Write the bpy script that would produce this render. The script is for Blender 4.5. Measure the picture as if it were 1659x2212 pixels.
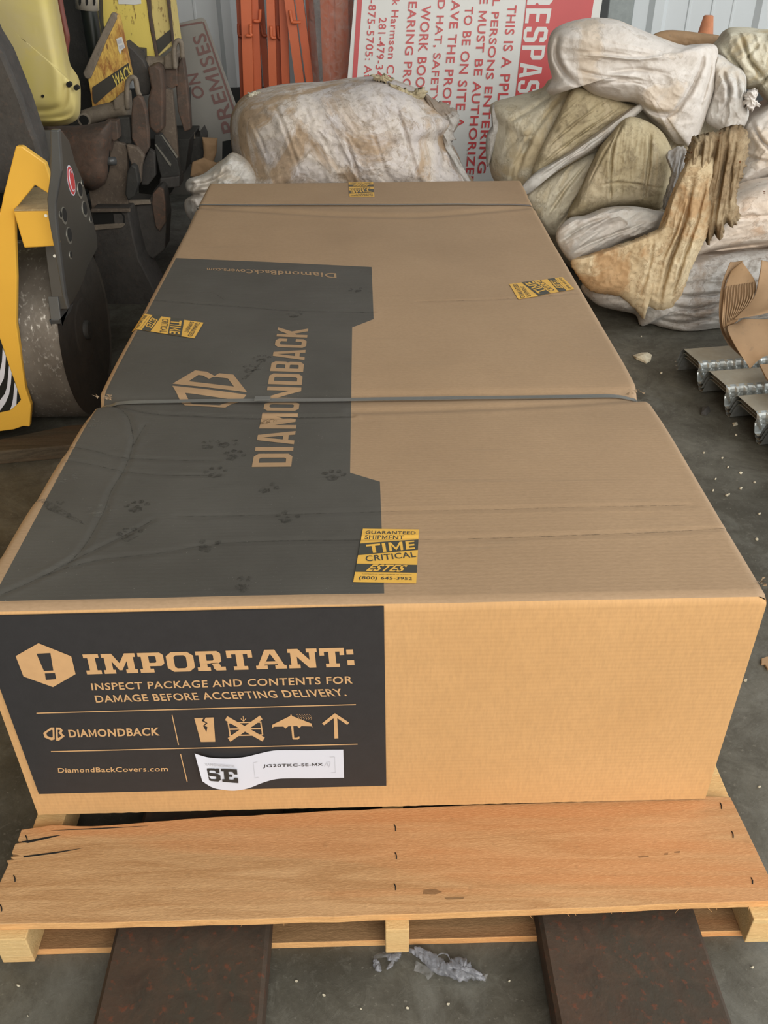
import bpy, bmesh, math, random
import numpy as np
from mathutils import Matrix, Vector

for o in list(bpy.data.objects): bpy.data.objects.remove(o, do_unlink=True)
SC = bpy.context.scene
COL = SC.collection
random.seed(7)

# ------------------------------------------------------------------ camera
PITCH, ROLL, YAW, FPX = 0.5977197, -0.0067077, -0.0206580, 1899.63
CAM = np.array([0.57301, -0.97307, 1.37452])
IW, IH = 1659.0, 2212.0
def _basis():
    p, r, y = PITCH, ROLL, YAW
    f = np.array([-math.sin(y)*math.cos(p), math.cos(y)*math.cos(p), -math.sin(p)])
    ri = np.array([math.cos(y), math.sin(y), 0.0]); up = np.cross(ri, f)
    return math.cos(r)*ri+math.sin(r)*up, -math.sin(r)*ri+math.cos(r)*up, f
CR, CU, CF = _basis()
cd = bpy.data.cameras.new('camera'); cam = bpy.data.objects.new('camera', cd); COL.objects.link(cam)
m = Matrix.Identity(4)
for i in range(3):
    m[i][0] = CR[i]; m[i][1] = CU[i]; m[i][2] = -CF[i]; m[i][3] = CAM[i]
cam.matrix_world = m
cd.sensor_fit = 'VERTICAL'; cd.sensor_height = 36.0; cd.lens = FPX/IH*36.0
cd.clip_start = 0.02; cd.clip_end = 200
SC.camera = cam

# ------------------------------------------------------------------ light
wd = bpy.data.worlds.new('sky'); SC.world = wd; wd.use_nodes = True
bg = wd.node_tree.nodes['Background']
bg.inputs[0].default_value = (1.0, 0.99, 0.955, 1); bg.inputs[1].default_value = 1.62
def area(name, loc, target, sx, sy, power, col):
    l = bpy.data.lights.new(name, 'AREA'); l.shape = 'RECTANGLE'; l.size = sx; l.size_y = sy
    l.energy = power; l.color = col
    o = bpy.data.objects.new(name, l); COL.objects.link(o); o.location = loc
    o.rotation_euler = (Vector(target)-Vector(loc)).to_track_quat('-Z', 'Y').to_euler()
    return o
area('door_daylight', (2.2, -4.0, 3.1), (1.0, 0.6, 0.3), 4.0, 2.6, 200, (1.0, 0.93, 0.82))
area('side_daylight', (5.2, 1.2, 3.2), (1.4, 2.8, 0.4), 3.0, 2.5, 95, (0.93, 0.97, 1.0))
SC.view_settings.view_transform = 'Standard'; SC.view_settings.look = 'None'
SC.view_settings.gamma = 1; SC.view_settings.exposure = 0.0; SC.view_settings.use_curve_mapping = False

# ------------------------------------------------------------------ helpers
def ray(px, py):
    return CF+(px-IW/2)/FPX*CR-(py-IH/2)/FPX*CU
def at(px, py, axis, val):
    """the world point that lies on the plane <axis>=val seen at a pixel"""
    d = ray(px, py); k = 'xyz'.index(axis)
    return CAM+d*((val-CAM[k])/d[k])
def vnoise(x, y, z, seed=0):
    xi = np.floor(x).astype(np.int64); yi = np.floor(y).astype(np.int64); zi = np.floor(z).astype(np.int64)
    xf = x-xi; yf = y-yi; zf = z-zi
    u = xf*xf*(3-2*xf); v = yf*yf*(3-2*yf); w = zf*zf*(3-2*zf)
    def h(a, b, c):
        n = (a*73856093) ^ (b*19349663) ^ (c*83492791) ^ (seed*2654435)
        n = (n ^ (n >> 13))*1274126177 & 0xffffffff
        n = (n ^ (n >> 16))*668265263 & 0xffffffff
        return ((n ^ (n >> 15)) & 0xffff)/32767.5-1
    def L(a, b, t): return a+(b-a)*t
    return L(L(L(h(xi, yi, zi), h(xi+1, yi, zi), u), L(h(xi, yi+1, zi), h(xi+1, yi+1, zi), u), v),
             L(L(h(xi, yi, zi+1), h(xi+1, yi, zi+1), u), L(h(xi, yi+1, zi+1), h(xi+1, yi+1, zi+1), u), v), w)
def fbm(x, y, z, seed=0, oct=4):
    s = 0; a = 1; t = 0
    for i in range(oct):
        s = s+a*vnoise(x*2**i, y*2**i, z*2**i, seed+i*17); t += a; a *= .5
    return s/t
def tag(o, label=None, cat=None, group=None, kind=None):
    if label: o['label'] = label
    if cat: o['category'] = cat
    if group: o['group'] = group
    if kind: o['kind'] = kind
    return o
def thing(name, label, cat, loc, group=None):
    o = bpy.data.objects.new(name, None); o.empty_display_size = .05
    COL.objects.link(o); o.location = loc
    bpy.context.view_layer.update()
    return tag(o, label, cat, group)
def wloc(o):
    v = Vector((0, 0, 0))
    while o is not None:
        v = v+o.location; o = o.parent
    return v
def mesh_obj(name, verts, faces, mat, parent=None, smooth=False, origin=None):
    """verts in world space; the origin goes to the parent's origin or to the given/base point"""
    V = np.array([tuple(v) for v in verts], dtype=float).reshape(-1, 3)
    if parent is not None: org = np.array(wloc(parent))
    elif origin is not None: org = np.array(origin, float)
    else: org = np.array([V[:, 0].mean(), V[:, 1].mean(), V[:, 2].min()])
    me = bpy.data.meshes.new(name)
    me.from_pydata((V-org).tolist(), [], [tuple(int(i) for i in f) for f in faces]); me.validate(); me.update()
    if mat is not None:
        for mm in (mat if isinstance(mat, list) else [mat]): me.materials.append(mm)
    if smooth: me.polygons.foreach_set('use_smooth', [True]*len(me.polygons))
    o = bpy.data.objects.new(name, me); COL.objects.link(o)
    if parent is not None: o.parent = parent
    else: o.location = org
    return o
def bm_obj(name, bm, mat, parent=None, smooth=False, origin=None):
    bmesh.ops.recalc_face_normals(bm, faces=bm.faces[:])
    bm.verts.index_update()
    V = [v.co[:] for v in bm.verts]; F = [[v.index for v in f.verts] for f in bm.faces]
    bm.free()
    return mesh_obj(name, V, F, mat, parent, smooth, origin)
def bevel(bm, w, seg=2):
    es = [e for e in bm.edges if len(e.link_faces) == 2 and e.calc_face_angle(0) > .5]
    if w > 0 and es: bmesh.ops.bevel(bm, geom=es, offset=w, segments=seg, affect='EDGES', profile=.5, clamp_overlap=True)
def box(name, lo, hi, mat, parent=None, bev=.002, rot=0, piv=None):
    bm = bmesh.new()
    vs = [bm.verts.new((x, y, z)) for z in (lo[2], hi[2]) for y in (lo[1], hi[1]) for x in (lo[0], hi[0])]
    for f in ((0, 1, 3, 2), (4, 5, 7, 6), (0, 1, 5, 4), (2, 3, 7, 6), (0, 2, 6, 4), (1, 3, 7, 5)):
        bm.faces.new([vs[i] for i in f])
    bmesh.ops.recalc_face_normals(bm, faces=bm.faces[:])
    bevel(bm, bev)
    if rot:
        c = Vector(piv if piv is not None else [(lo[i]+hi[i])/2 for i in range(3)])
        bmesh.ops.rotate(bm, verts=bm.verts[:], cent=c, matrix=Matrix.Rotation(rot, 3, 'Z'))
    return bm_obj(name, bm, mat, parent)
def prism(name, pts, off, mat, parent=None, bev=.0015, smooth=False):
    """polygon (world points) extruded by the vector off"""
    bm = bmesh.new()
    a = [bm.verts.new(tuple(p)) for p in pts]; b = [bm.verts.new(tuple(np.array(p)+np.array(off))) for p in pts]
    n = len(a)
    bm.faces.new(a); bm.faces.new(b[::-1])
    for i in range(n): bm.faces.new((a[i], b[i], b[(i+1) % n], a[(i+1) % n]))
    bmesh.ops.recalc_face_normals(bm, faces=bm.faces[:])
    if bev: bevel(bm, bev)
    return bm_obj(name, bm, mat, parent, smooth)
def plate(name, px, axis, val, th, mat, parent=None, bev=.002):
    """outline seen at pixels, standing on plane axis=val, th thick away from the viewer"""
    P = [at(x, y, axis, val) for x, y in px]
    off = {'x': (-th, 0, 0), 'y': (0, th, 0), 'z': (0, 0, -th)}[axis]
    return prism(name, P, off, mat, parent, bev)
def smooth_path(P, n=8, closed=False):
    P = [np.array(p, float) for p in P]; out = []; N = len(P)
    for i in range(N if closed else N-1):
        g = (lambda k: P[k % N]) if closed else (lambda k: P[min(max(k, 0), N-1)])
        p0, p1, p2, p3 = g(i-1), g(i), g(i+1), g(i+2)
        for j in range(n):
            t = j/n
            out.append(.5*((2*p1)+(-p0+p2)*t+(2*p0-5*p1+4*p2-p3)*t*t+(-p0+3*p1-3*p2+p3)*t**3))
    if not closed: out.append(P[-1])
    return out
def tube(name, P, rad, mat, parent=None, seg=10, sm=6):
    if sm: P = smooth_path(P, sm)
    P = [np.array(p, float) for p in P]; n = len(P)
    rr = rad if isinstance(rad, (list, tuple)) else [rad, rad]
    V = []; F = []
    up = np.array([0.13, .31, .94])
    for i, p in enumerate(P):
        t = P[min(i+1, n-1)]-P[max(i-1, 0)]; t = t/(np.linalg.norm(t)+1e-9)
        a = np.cross(t, up); a /= np.linalg.norm(a)+1e-9; b = np.cross(t, a)
        r = rr[0]+(rr[1]-rr[0])*i/(n-1)
        for k in range(seg):
            th = 2*math.pi*k/seg; V.append(p+r*(math.cos(th)*a+math.sin(th)*b))
    for i in range(n-1):
        for k in range(seg):
            F.append((i*seg+k, i*seg+(k+1) % seg, (i+1)*seg+(k+1) % seg, (i+1)*seg+k))
    F.append(tuple(range(seg))[::-1]); F.append(tuple(range((n-1)*seg, n*seg)))
    return mesh_obj(name, V, F, mat, parent, True)
def cyl(name, c0, c1, r, mat, parent=None, seg=40, bev=.002, r2=None):
    c0 = np.array(c0, float); c1 = np.array(c1, float); r2 = r if r2 is None else r2
    t = (c1-c0)/np.linalg.norm(c1-c0); up = np.array([0, 0, 1.]) if abs(t[2]) < .9 else np.array([1., 0, 0])
    a = np.cross(t, up); a /= np.linalg.norm(a); b = np.cross(t, a)
    bm = bmesh.new(); A = []; B = []
    for k in range(seg):
        th = 2*math.pi*k/seg; d = math.cos(th)*a+math.sin(th)*b
        A.append(bm.verts.new(tuple(c0+r*d))); B.append(bm.verts.new(tuple(c1+r2*d)))
    for k in range(seg): bm.faces.new((A[k], A[(k+1) % seg], B[(k+1) % seg], B[k]))
    bm.faces.new(A[::-1]); bm.faces.new(B)
    bmesh.ops.recalc_face_normals(bm, faces=bm.faces[:])
    es = [e for e in bm.edges if e.calc_face_angle(0) > .8]
    if bev: bmesh.ops.bevel(bm, geom=es, offset=bev, segments=2, affect='EDGES')
    for f in bm.faces: f.smooth = True
    o = bm_obj(name, bm, mat, parent)
    for p in o.data.polygons: p.use_smooth = len(p.vertices) == 4
    return o

# ------------------------------------------------------------------ materials
class NT:
    def __init__(s, name):
        s.m = bpy.data.materials.new(name); s.m.use_nodes = True; s.t = s.m.node_tree
        s.b = s.t.nodes['Principled BSDF']; s.tc = s.n('ShaderNodeTexCoord')
    def n(s, k, **kw):
        x = s.t.nodes.new(k)
        for a, b in kw.items(): setattr(x, a, b)
        return x
    def L(s, a, b): s.t.links.new(a, b)
    def coord(s, scale=(1, 1, 1), rot=(0, 0, 0)):
        mp = s.n('ShaderNodeMapping'); mp.inputs['Scale'].default_value = scale; mp.inputs['Rotation'].default_value = rot
        s.L(s.tc.outputs['Object'], mp.inputs[0]); return mp.outputs[0]
    def noise(s, scale, detail=4, co=None, rough=.6, dist=0.0):
        x = s.n('ShaderNodeTexNoise'); x.inputs['Scale'].default_value = scale; x.inputs['Detail'].default_value = detail
        x.inputs['Roughness'].default_value = rough; x.inputs['Distortion'].default_value = dist
        s.L(co if co is not None else s.tc.outputs['Object'], x.inputs['Vector']); return x.outputs['Fac']
    def ramp(s, fac, a, b, c0=0.0, c1=1.0):
        x = s.n('ShaderNodeMapRange'); x.clamp = True
        x.inputs['From Min'].default_value = a; x.inputs['From Max'].default_value = b
        x.inputs['To Min'].default_value = c0; x.inputs['To Max'].default_value = c1
        s.L(fac, x.inputs['Value']); return x.outputs[0]
    def math(s, op, a, b=None, c=None):
        x = s.n('ShaderNodeMath', operation=op)
        for i, v in enumerate((a, b, c)):
            if v is None: continue
            if isinstance(v, (int, float)): x.inputs[i].default_value = v
            else: s.L(v, x.inputs[i])
        return x.outputs[0]
    def mix(s, fac, a, b):
        x = s.n('ShaderNodeMix', data_type='RGBA')
        if isinstance(fac, (int, float)): x.inputs[0].default_value = fac
        else: s.L(fac, x.inputs[0])
        for i, v in ((6, a), (7, b)):
            if isinstance(v, (tuple, list)): x.inputs[i].default_value = (*v[:3], 1)
            else: s.L(v, x.inputs[i])
        return x.outputs[2]
    def col(s, c):
        if isinstance(c, tuple): s.b.inputs['Base Color'].default_value = (*c, 1)
        else: s.L(c, s.b.inputs['Base Color'])
    def rough(s, r):
        if isinstance(r, (int, float)): s.b.inputs['Roughness'].default_value = r
        else: s.L(r, s.b.inputs['Roughness'])
    def bump(s, h, dist=.002, st=.5):
        x = s.n('ShaderNodeBump'); x.inputs['Distance'].default_value = dist; x.inputs['Strength'].default_value = st
        s.L(h, x.inputs['Height']); s.L(x.outputs[0], s.b.inputs['Normal'])
def flat(name, c, rough=.6, metal=0, var=.12, sc=30, bump=0.0):
    t = NT(name); c2 = tuple(v*(1-var) for v in c); c3 = tuple(min(1, v*(1+var)) for v in c)
    t.col(t.mix(t.noise(sc, 5), c2, c3)); t.rough(rough); t.b.inputs['Metallic'].default_value = metal
    if bump: t.bump(t.noise(sc*4, 6), bump, .6)
    return t.m
def kraft(name, base, dark, flute_axis, dusty=0.0, flute=1.0):
    t = NT(name)
    n = t.noise(3, 5); f = t.noise(220, 3, t.coord((1, .25, .25) if flute_axis == 'z' else (.6, 1, 1)))
    c = t.mix(t.ramp(n, .3, .7), base, dark)
    c = t.mix(t.ramp(f, .35, .75, 0, .35), c, tuple(v*.62 for v in base))
    if dusty: c = t.mix(t.ramp(t.noise(6, 6), .2, .8, dusty*.5, dusty), c, (.30, .285, .26))
    # flutes of the corrugated board
    sp = t.n('ShaderNodeSeparateXYZ'); t.L(t.tc.outputs['Object'], sp.inputs[0])
    ax = sp.outputs['Z'] if flute_axis == 'z' else sp.outputs['Y']
    w = t.math('SINE', t.math('MULTIPLY', ax, 2*math.pi/.0085))
    st = t.noise(14, 3, t.coord((.25, 1, 1) if flute_axis == 'z' else (.25, 1, 1)))
    c = t.mix(t.math('MULTIPLY', t.ramp(w, -1, 1), t.ramp(st, .42, .68, 0, .22*flute)), c, tuple(v*.55 for v in base))
    t.col(c); t.rough(.72); t.b.inputs['Specular IOR Level'].default_value = .35
    t.bump(t.math('ADD', t.math('MULTIPLY', w, .3*flute), t.math('MULTIPLY', f, .5)), .0006, .6)
    return t.m
M = {}
M['kraft'] = kraft('kraft_board', (.61, .36, .158), (.54, .31, .130), 'z', 0, .55)
M['kraft_edge'] = flat('kraft_edge', (.60, .38, .20), .7)
M['ink'] = flat('black_print', (.026, .025, .026), .55, 0, .2, 60, .0003)
M['tan_print'] = flat('kraft_lettering', (.55, .33, .155), .7, 0, .1, 60)
M['tan_dusty'] = flat('kraft_lettering_dusty', (.36, .235, .13), .7, 0, .1, 60)
M['white_label'] = flat('white_label', (.62, .64, .72), .35, 0, .02, 10)
M['label_black'] = flat('label_black', (.03, .03, .03), .5)
M['label_grey'] = flat('label_grey', (.45, .46, .5), .5)
M['yellow_label'] = flat('yellow_label', (.72, .42, .075), .45, 0, .06, 50)
M['yellow_label_ink'] = flat('label_dark_ink', (.055, .055, .045), .45)
M['strap'] = flat('strap_plastic', (.135, .135, .125), .32, 0, .1, 80)
M['tear'] = flat('torn_board', (.27, .19, .115), .9, 0, .4, 200, .002)
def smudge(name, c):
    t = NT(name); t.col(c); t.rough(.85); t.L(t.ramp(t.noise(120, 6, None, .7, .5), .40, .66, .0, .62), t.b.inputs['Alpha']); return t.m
M['smudge'] = smudge('paw_and_crease_marks', (.036, .034, .028))
M['smudge_light'] = smudge('dust_smudge', (.15, .145, .125))
def wood(name, a, b, sc=1.0, axis=(1, 12, 12)):
    t = NT(name)
    co = t.coord(axis)
    g = t.noise(3*sc, 8, co, .65, 1.6); big = t.noise(1.6, 4, t.coord((.6, 6, 5)), .5, .8)
    c = t.mix(t.ramp(g, .38, .62), a, b)
    c = t.mix(t.ramp(big, .44, .60, 0, .75), c, tuple(v*f for v, f in zip(a, (.98, .74, .62))))
    fuzz = t.noise(350, 3, t.coord((.35, 1, 1)))
    c = t.mix(t.ramp(fuzz, .5, .8, 0, .35), c, tuple(min(1, v*1.5) for v in a))
    sc2 = t.noise(60, 4); c = t.mix(t.ramp(sc2, .62, .8, 0, .35), c, tuple(v*.5 for v in b))
    t.col(c); t.rough(.8); t.b.inputs['Specular IOR Level'].default_value = .25
    t.bump(t.math('ADD', t.math('MULTIPLY', g, .6), fuzz), .0016, .6)
    return t.m
M['wood'] = wood('pallet_wood', (.50, .305, .150), (.39, .215, .095))
M['wood_end'] = wood('pallet_end_grain', (.62, .44, .21), (.56, .38, .17), 2)
M['wood_cut'] = wood('pallet_cut_edge', (.66, .38, .16), (.56, .30, .12), 2)
M['wood_dark'] = wood('pallet_painted_shade_and_streaks', (.26, .155, .075), (.19, .11, .05), 1)  # darkened pallet wood: shade painted into the bottom boards, also the knot streaks
M['wood_old'] = wood('weathered_timber', (.095, .075, .05), (.055, .043, .028), 1)
def concrete():
    t = NT('concrete_floor')
    n = t.noise(1.1, 10, None, .72, .8); n2 = t.noise(7, 10, None, .78, .5); n3 = t.noise(110, 4); n4 = t.noise(28, 8, None, .75, 1.0)
    c = t.mix(t.ramp(n, .40, .60), (.052, .048, .035), (.125, .120, .099))
    c = t.mix(t.ramp(n2, .44, .62, 0, .65), c, (.040, .036, .026))
    c = t.mix(t.ramp(n4, .54, .68, 0, .45), c, (.150, .146, .122))
    c = t.mix(t.ramp(n3, .62, .74, 0, .55), c, (.23, .22, .185))
    c = t.mix(t.ramp(t.noise(2.4, 8, None, .7, .6), .54, .66, 0, .55), c, (.165, .165, .145))
    t.col(c); t.rough(t.ramp(n2, .3, .7, .5, .8))
    t.bump(t.math('ADD', n4, t.math('MULTIPLY', n3, .35)), .003, .45); return t.m
M['concrete'] = concrete()
def steel_rust(name, a, b, rust, amt=.6, pit=True):
    t = NT(name)
    n = t.noise(5, 10, None, .75, .7); p = t.noise(70, 3); m_ = t.noise(22, 8, None, .75, .8)
    c = t.mix(t.ramp(n, .42, .58), a, b)
    c = t.mix(t.ramp(m_, .52, .66, 0, .55), c, tuple(v*.5 for v in a)); c = t.mix(t.ramp(m_, .34, .46, .4, 0), c, tuple(min(1, v*1.6) for v in a))
    c = t.mix(t.ramp(p, .58, .68, 0, amt), c, rust)
    c = t.mix(t.ramp(t.noise(160, 2), .68, .74, 0, .6), c, (.02, .015, .012))
    t.col(c); t.rough(.72); t.bump(t.math('ADD', n, p), .002, .5); return t.m
M['fork'] = steel_rust('rusty_fork_steel', (.052, .031, .019), (.038, .031, .021), (.11, .034, .015), .8)
def roller_steel():
    t = NT('drum_steel'); n = t.noise(90, 5, t.coord((1, .6, .6))); n2 = t.noise(12, 6)
    c = t.mix(t.ramp(n2, .3, .7), (.10, .085, .068), (.17, .15, .125))
    c = t.mix(t.ramp(n, .58, .72, 0, .9), c, (.42, .40, .36)); t.col(c)
    t.rough(t.ramp(n, .5, .7, .65, .35)); t.b.inputs['Metallic'].default_value = .35
    t.bump(n, .002, .6); return t.m
M['drum'] = roller_steel()
M['drum_side'] = steel_rust('drum_side_steel', (.030, .027, .023), (.045, .040, .033), (.06, .05, .04), .3)
M['yellow'] = flat('machine_yellow', (.72, .42, .055), .42, 0, .10, 5)
M['yellow_dust'] = steel_rust('dusty_yellow', (.40, .31, .17), (.34, .26, .14), (.2, .15, .09), .4)
M['hood'] = None
def hood():
    t = NT('faded_yellow_plastic'); n = t.noise(3.2, 6, None, .55, .3); n2 = t.noise(7, 4)
    c = t.mix(t.ramp(n, .35, .65), (.58, .49, .16), (.55, .47, .27))
    c = t.mix(t.ramp(n2, .6, .7, 0, .6), c, (.66, .52, .10)); t.col(c); t.rough(.5)
    return t.m
M['hood'] = hood()
def rusty_yellow(name, amt0, amt1, yel=(.66, .44, .10)):
    t = NT(name); n = t.noise(16, 8, t.coord((1.6, 1, .55)), .75, .5)
    c = t.mix(t.ramp(n, amt0, amt1), yel, (.30, .12, .03))
    c = t.mix(t.ramp(t.noise(45, 4, t.coord((1.5, 1, .6))), .58, .68, 0, .8), c, (.13, .05, .02))
    t.col(c); t.rough(.7); t.bump(n, .002, .5); return t.m
M['rust_yellow'] = rusty_yellow('rusty_yellow_paint', .42, .62)
M['yellow_cab'] = rusty_yellow('chipped_yellow_paint', .66, .72, (.68, .54, .12))
M['yellow_cab_side'] = rusty_yellow('worn_yellow_paint', .62, .8, (.60, .49, .18))
M['dark'] = steel_rust('dark_painted_steel', (.040, .037, .034), (.055, .050, .045), (.09, .06, .045), .35)
M['dark2'] = steel_rust('black_steel', (.020, .020, .018), (.030, .029, .026), (.05, .045, .04), .4)
M['brown'] = steel_rust('rusted_steel', (.095, .058, .040), (.060, .044, .034), (.15, .065, .035), .5)
M['brown_dust'] = steel_rust('dusty_rusted_steel', (.125, .095, .070), (.095, .073, .056), (.2, .17, .13), .5)
M['dust'] = steel_rust('dust_coated_steel', (.20, .165, .125), (.155, .13, .10), (.11, .09, .07), .4)
M['bracket'] = flat('charcoal_bracket_paint', (.048, .045, .038), .42, 0, .12, 8)
M['bracket_edge'] = flat('bracket_edge_steel', (.075, .078, .078), .38, .2, .2, 10)
M['bare'] = flat('bare_steel_rim', (.30, .29, .25), .35, .6, .2, 60)
M['hole'] = flat('hole_black', (.006, .006, .005), .9)
M['chrome'] = flat('chromed_steel', (.62, .58, .50), .3, .35, .1, 30)
M['hose'] = flat('black_exhaust', (.012, .016, .014), .3, 0, .2, 10)
M['red_tube'] = flat('dull_red_tube', (.16, .045, .035), .45, 0, .2, 20)
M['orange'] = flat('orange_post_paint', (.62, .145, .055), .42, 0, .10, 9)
M['orange_dark'] = flat('orange_post_painted_shade', (.46, .10, .04), .45, 0, .1, 9)  # deeper copy of the orange, shade painted into the posts standing further back
def film(name, tint, alpha=.35):
    t = NT(name); n = t.noise(30, 6, None, .6, 1.0)
    t.col(tint); t.rough(.12); t.L(t.ramp(n, .35, .7, alpha*.35, min(1, alpha*1.5)), t.b.inputs['Alpha'])
    t.bump(n, .004, .9); return t.m
M['film'] = film('stretch_film_rope', (.30, .31, .345), .55)
M['film_clear'] = film('clear_stretch_film', (.45, .46, .48), .30)
M['film_thin'] = film('clear_wrap', (.5, .45, .42), .28)
M['wall'] = flat('wall_sheet', (.60, .64, .66), .42, 0, .05, 2.5)
M['wall_dark'] = flat('dark_curb', (.055, .06, .06), .8, 0, .3, 6)
M['galv_post'] = flat('galvanised_column', (.25, .28, .28), .45, .5, .25, 40)
M['ceiling'] = flat('roof_sheet', (.35, .36, .36), .6, 0, .05, 2)
def galv(name, base, dusty):
    t = NT(name); v = t.n('ShaderNodeTexVoronoi'); v.inputs['Scale'].default_value = 60
    t.L(t.tc.outputs['Object'], v.inputs['Vector'])
    n = t.noise(14, 6)
    c = t.mix(t.ramp(v.outputs['Distance'], .1, .8), base, tuple(x*.75 for x in base))
    c = t.mix(t.ramp(n, .35, .75, dusty, dusty+.3), c, (.30, .26, .19)); t.col(c)
    t.b.inputs['Metallic'].default_value = .75*(1-dusty); t.rough(t.ramp(n, .3, .7, .28+.3*dusty, .45+.3*dusty)); return t.m
M['galv'] = galv('galvanised_steel', (.56, .60, .60), .02)
M['galv_dust'] = galv('dusty_galvanised_steel', (.42, .41, .36), .62)
M['sign'] = flat('sign_white', (.62, .63, .61), .35, 0, .05, 4)
M['sign_red'] = flat('sign_red', (.50, .045, .05), .4, 0, .08, 10)
M['sign_grey'] = flat('dusty_sign_face', (.185, .178, .16), .55, 0, .15, 6)
M['sign_maroon'] = flat('dusty_red_letters', (.13, .062, .055), .6, 0, .1, 10)
M['cone'] = flat('weathered_orange_cone', (.55, .22, .11), .6, 0, .45, 30)
def board(name, a, ribs=False):
    t = NT(name); n = t.noise(6, 6); c = t.mix(t.ramp(n, .3, .7), a, tuple(x*.7 for x in a))
    c = t.mix(t.ramp(t.noise(40, 4), .6, .75, 0, .5), c, (.14, .11, .08)); t.col(c); t.rough(.8); return t.m
M['card'] = board('torn_cardboard', (.36, .23, .125))
M['card_in'] = board('cardboard_flutes', (.42, .27, .145))
def cloth(name, a, b, stain, s_lo=.5, s_hi=.68, dots=0.0, seed=0.0, dirt=(.24, .19, .125), dirt_amt=.45, sc=1.0, seam=None):
    t = NT(name)
    mp = t.n('ShaderNodeMapping'); mp.inputs['Location'].default_value = (seed, seed*1.7, seed*.3)
    t.L(t.tc.outputs['Object'], mp.inputs[0]); co = mp.outputs[0]
    n = t.noise(3.5*sc, 8, co, .65, .7); n2 = t.noise(8*sc, 10, co, .78, .9); n3 = t.noise(2.6*sc, 6, co, .6, .6)
    c = t.mix(t.ramp(n, .40, .60), a, b)
    s_lo = .5+(s_lo-.5)*.6; s_hi = s_lo+.07
    c = t.mix(t.ramp(n3, s_lo, s_hi, 0, .8), c, stain)
    edge = t.math('ABSOLUTE', t.math('SUBTRACT', n3, s_lo+.01))
    c = t.mix(t.ramp(edge, 0, .010, .45, 0), c, tuple(v*.55 for v in stain))
    c = t.mix(t.ramp(n2, .50, .66, 0, dirt_amt*1.3), c, dirt)
    fine = t.noise(45, 8, co, .75, .4); c = t.mix(t.ramp(fine, .54, .68, 0, dirt_amt), c, tuple(v*.6 for v in dirt))
    if dots:
        v = t.n('ShaderNodeTexVoronoi'); v.inputs['Scale'].default_value = 26; v.inputs['Randomness'].default_value = 1
        t.L(co, v.inputs['Vector'])
        k = t.math('MULTIPLY', t.ramp(v.outputs['Distance'], .10, .14, dots, 0), t.ramp(t.noise(4, 2, co), .56, .6))
        c = t.mix(k, c, (.16, .055, .02))
    t.col(c); t.rough(.9); t.b.inputs['Specular IOR Level'].default_value = .12
    cr = t.n('ShaderNodeTexNoise'); cr.noise_type = 'RIDGED_MULTIFRACTAL'; cr.inputs['Scale'].default_value = 5.5*sc; cr.inputs['Detail'].default_value = 5
    cr.inputs['Distortion'].default_value = .8; t.L(co, cr.inputs['Vector'])
    wv2 = t.noise(380, 2)
    t.bump(t.math('ADD', t.math('MULTIPLY', t.math('MULTIPLY', cr.outputs['Fac'], -1), .35), t.math('ADD', t.math('MULTIPLY', fine, .28), t.math('MULTIPLY', wv2, .06))), .016, .75)
    return t.m
M['cl_bundle'] = cloth('bundle_cloth', (.66, .60, .54), (.58, .54, .53), (.42, .29, .17), .52, .74, 0, 1.3, (.30, .24, .18), .55, 1.5)
M['cl_white'] = cloth('white_blanket_cloth', (.74, .70, .66), (.68, .63, .58), (.66, .56, .45), .60, .8, 0, 4.1, (.44, .38, .31), .3, 1.2)
M['cl_white2'] = cloth('grey_white_cloth', (.66, .65, .62), (.60, .56, .52), (.58, .51, .42), .6, .75, 0, 9.1, (.42, .37, .32), .35, 1.2)
M['cl_cream'] = cloth('cream_cloth', (.70, .66, .53), (.62, .57, .45), (.56, .46, .29), .58, .7, 0, 6.1, (.36, .30, .20), .38, 1.2)
M['cl_khaki'] = cloth('khaki_quilt_cloth', (.52, .45, .30), (.43, .36, .23), (.60, .52, .37), .5, .7, .0, 2.1, (.19, .15, .095), .5, 1.4)
M['cl_brown'] = cloth('brown_stained_cloth', (.66, .55, .37), (.57, .44, .27), (.45, .27, .13), .46, .62, .0, 8.8, (.25, .16, .08), .45, 1.3)
M['cl_fray'] = cloth('frayed_brown_cloth', (.36, .27, .165), (.27, .19, .11), (.42, .33, .21), .5, .7, .9, 3.3, (.13, .09, .05), .6, 2.0)
M['cl_pink'] = cloth('pinkish_pillow_cloth', (.76, .69, .62), (.72, .61, .51), (.60, .42, .29), .60, .7, .9, 5.5, (.5, .39, .3), .25, 1.2)
M['cl_grey'] = cloth('soiled_grey_cloth', (.52, .51, .49), (.42, .39, .36), (.26, .20, .15), .54, .72, 0, 7.7, (.20, .165, .13), .45, 1.3)

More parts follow.
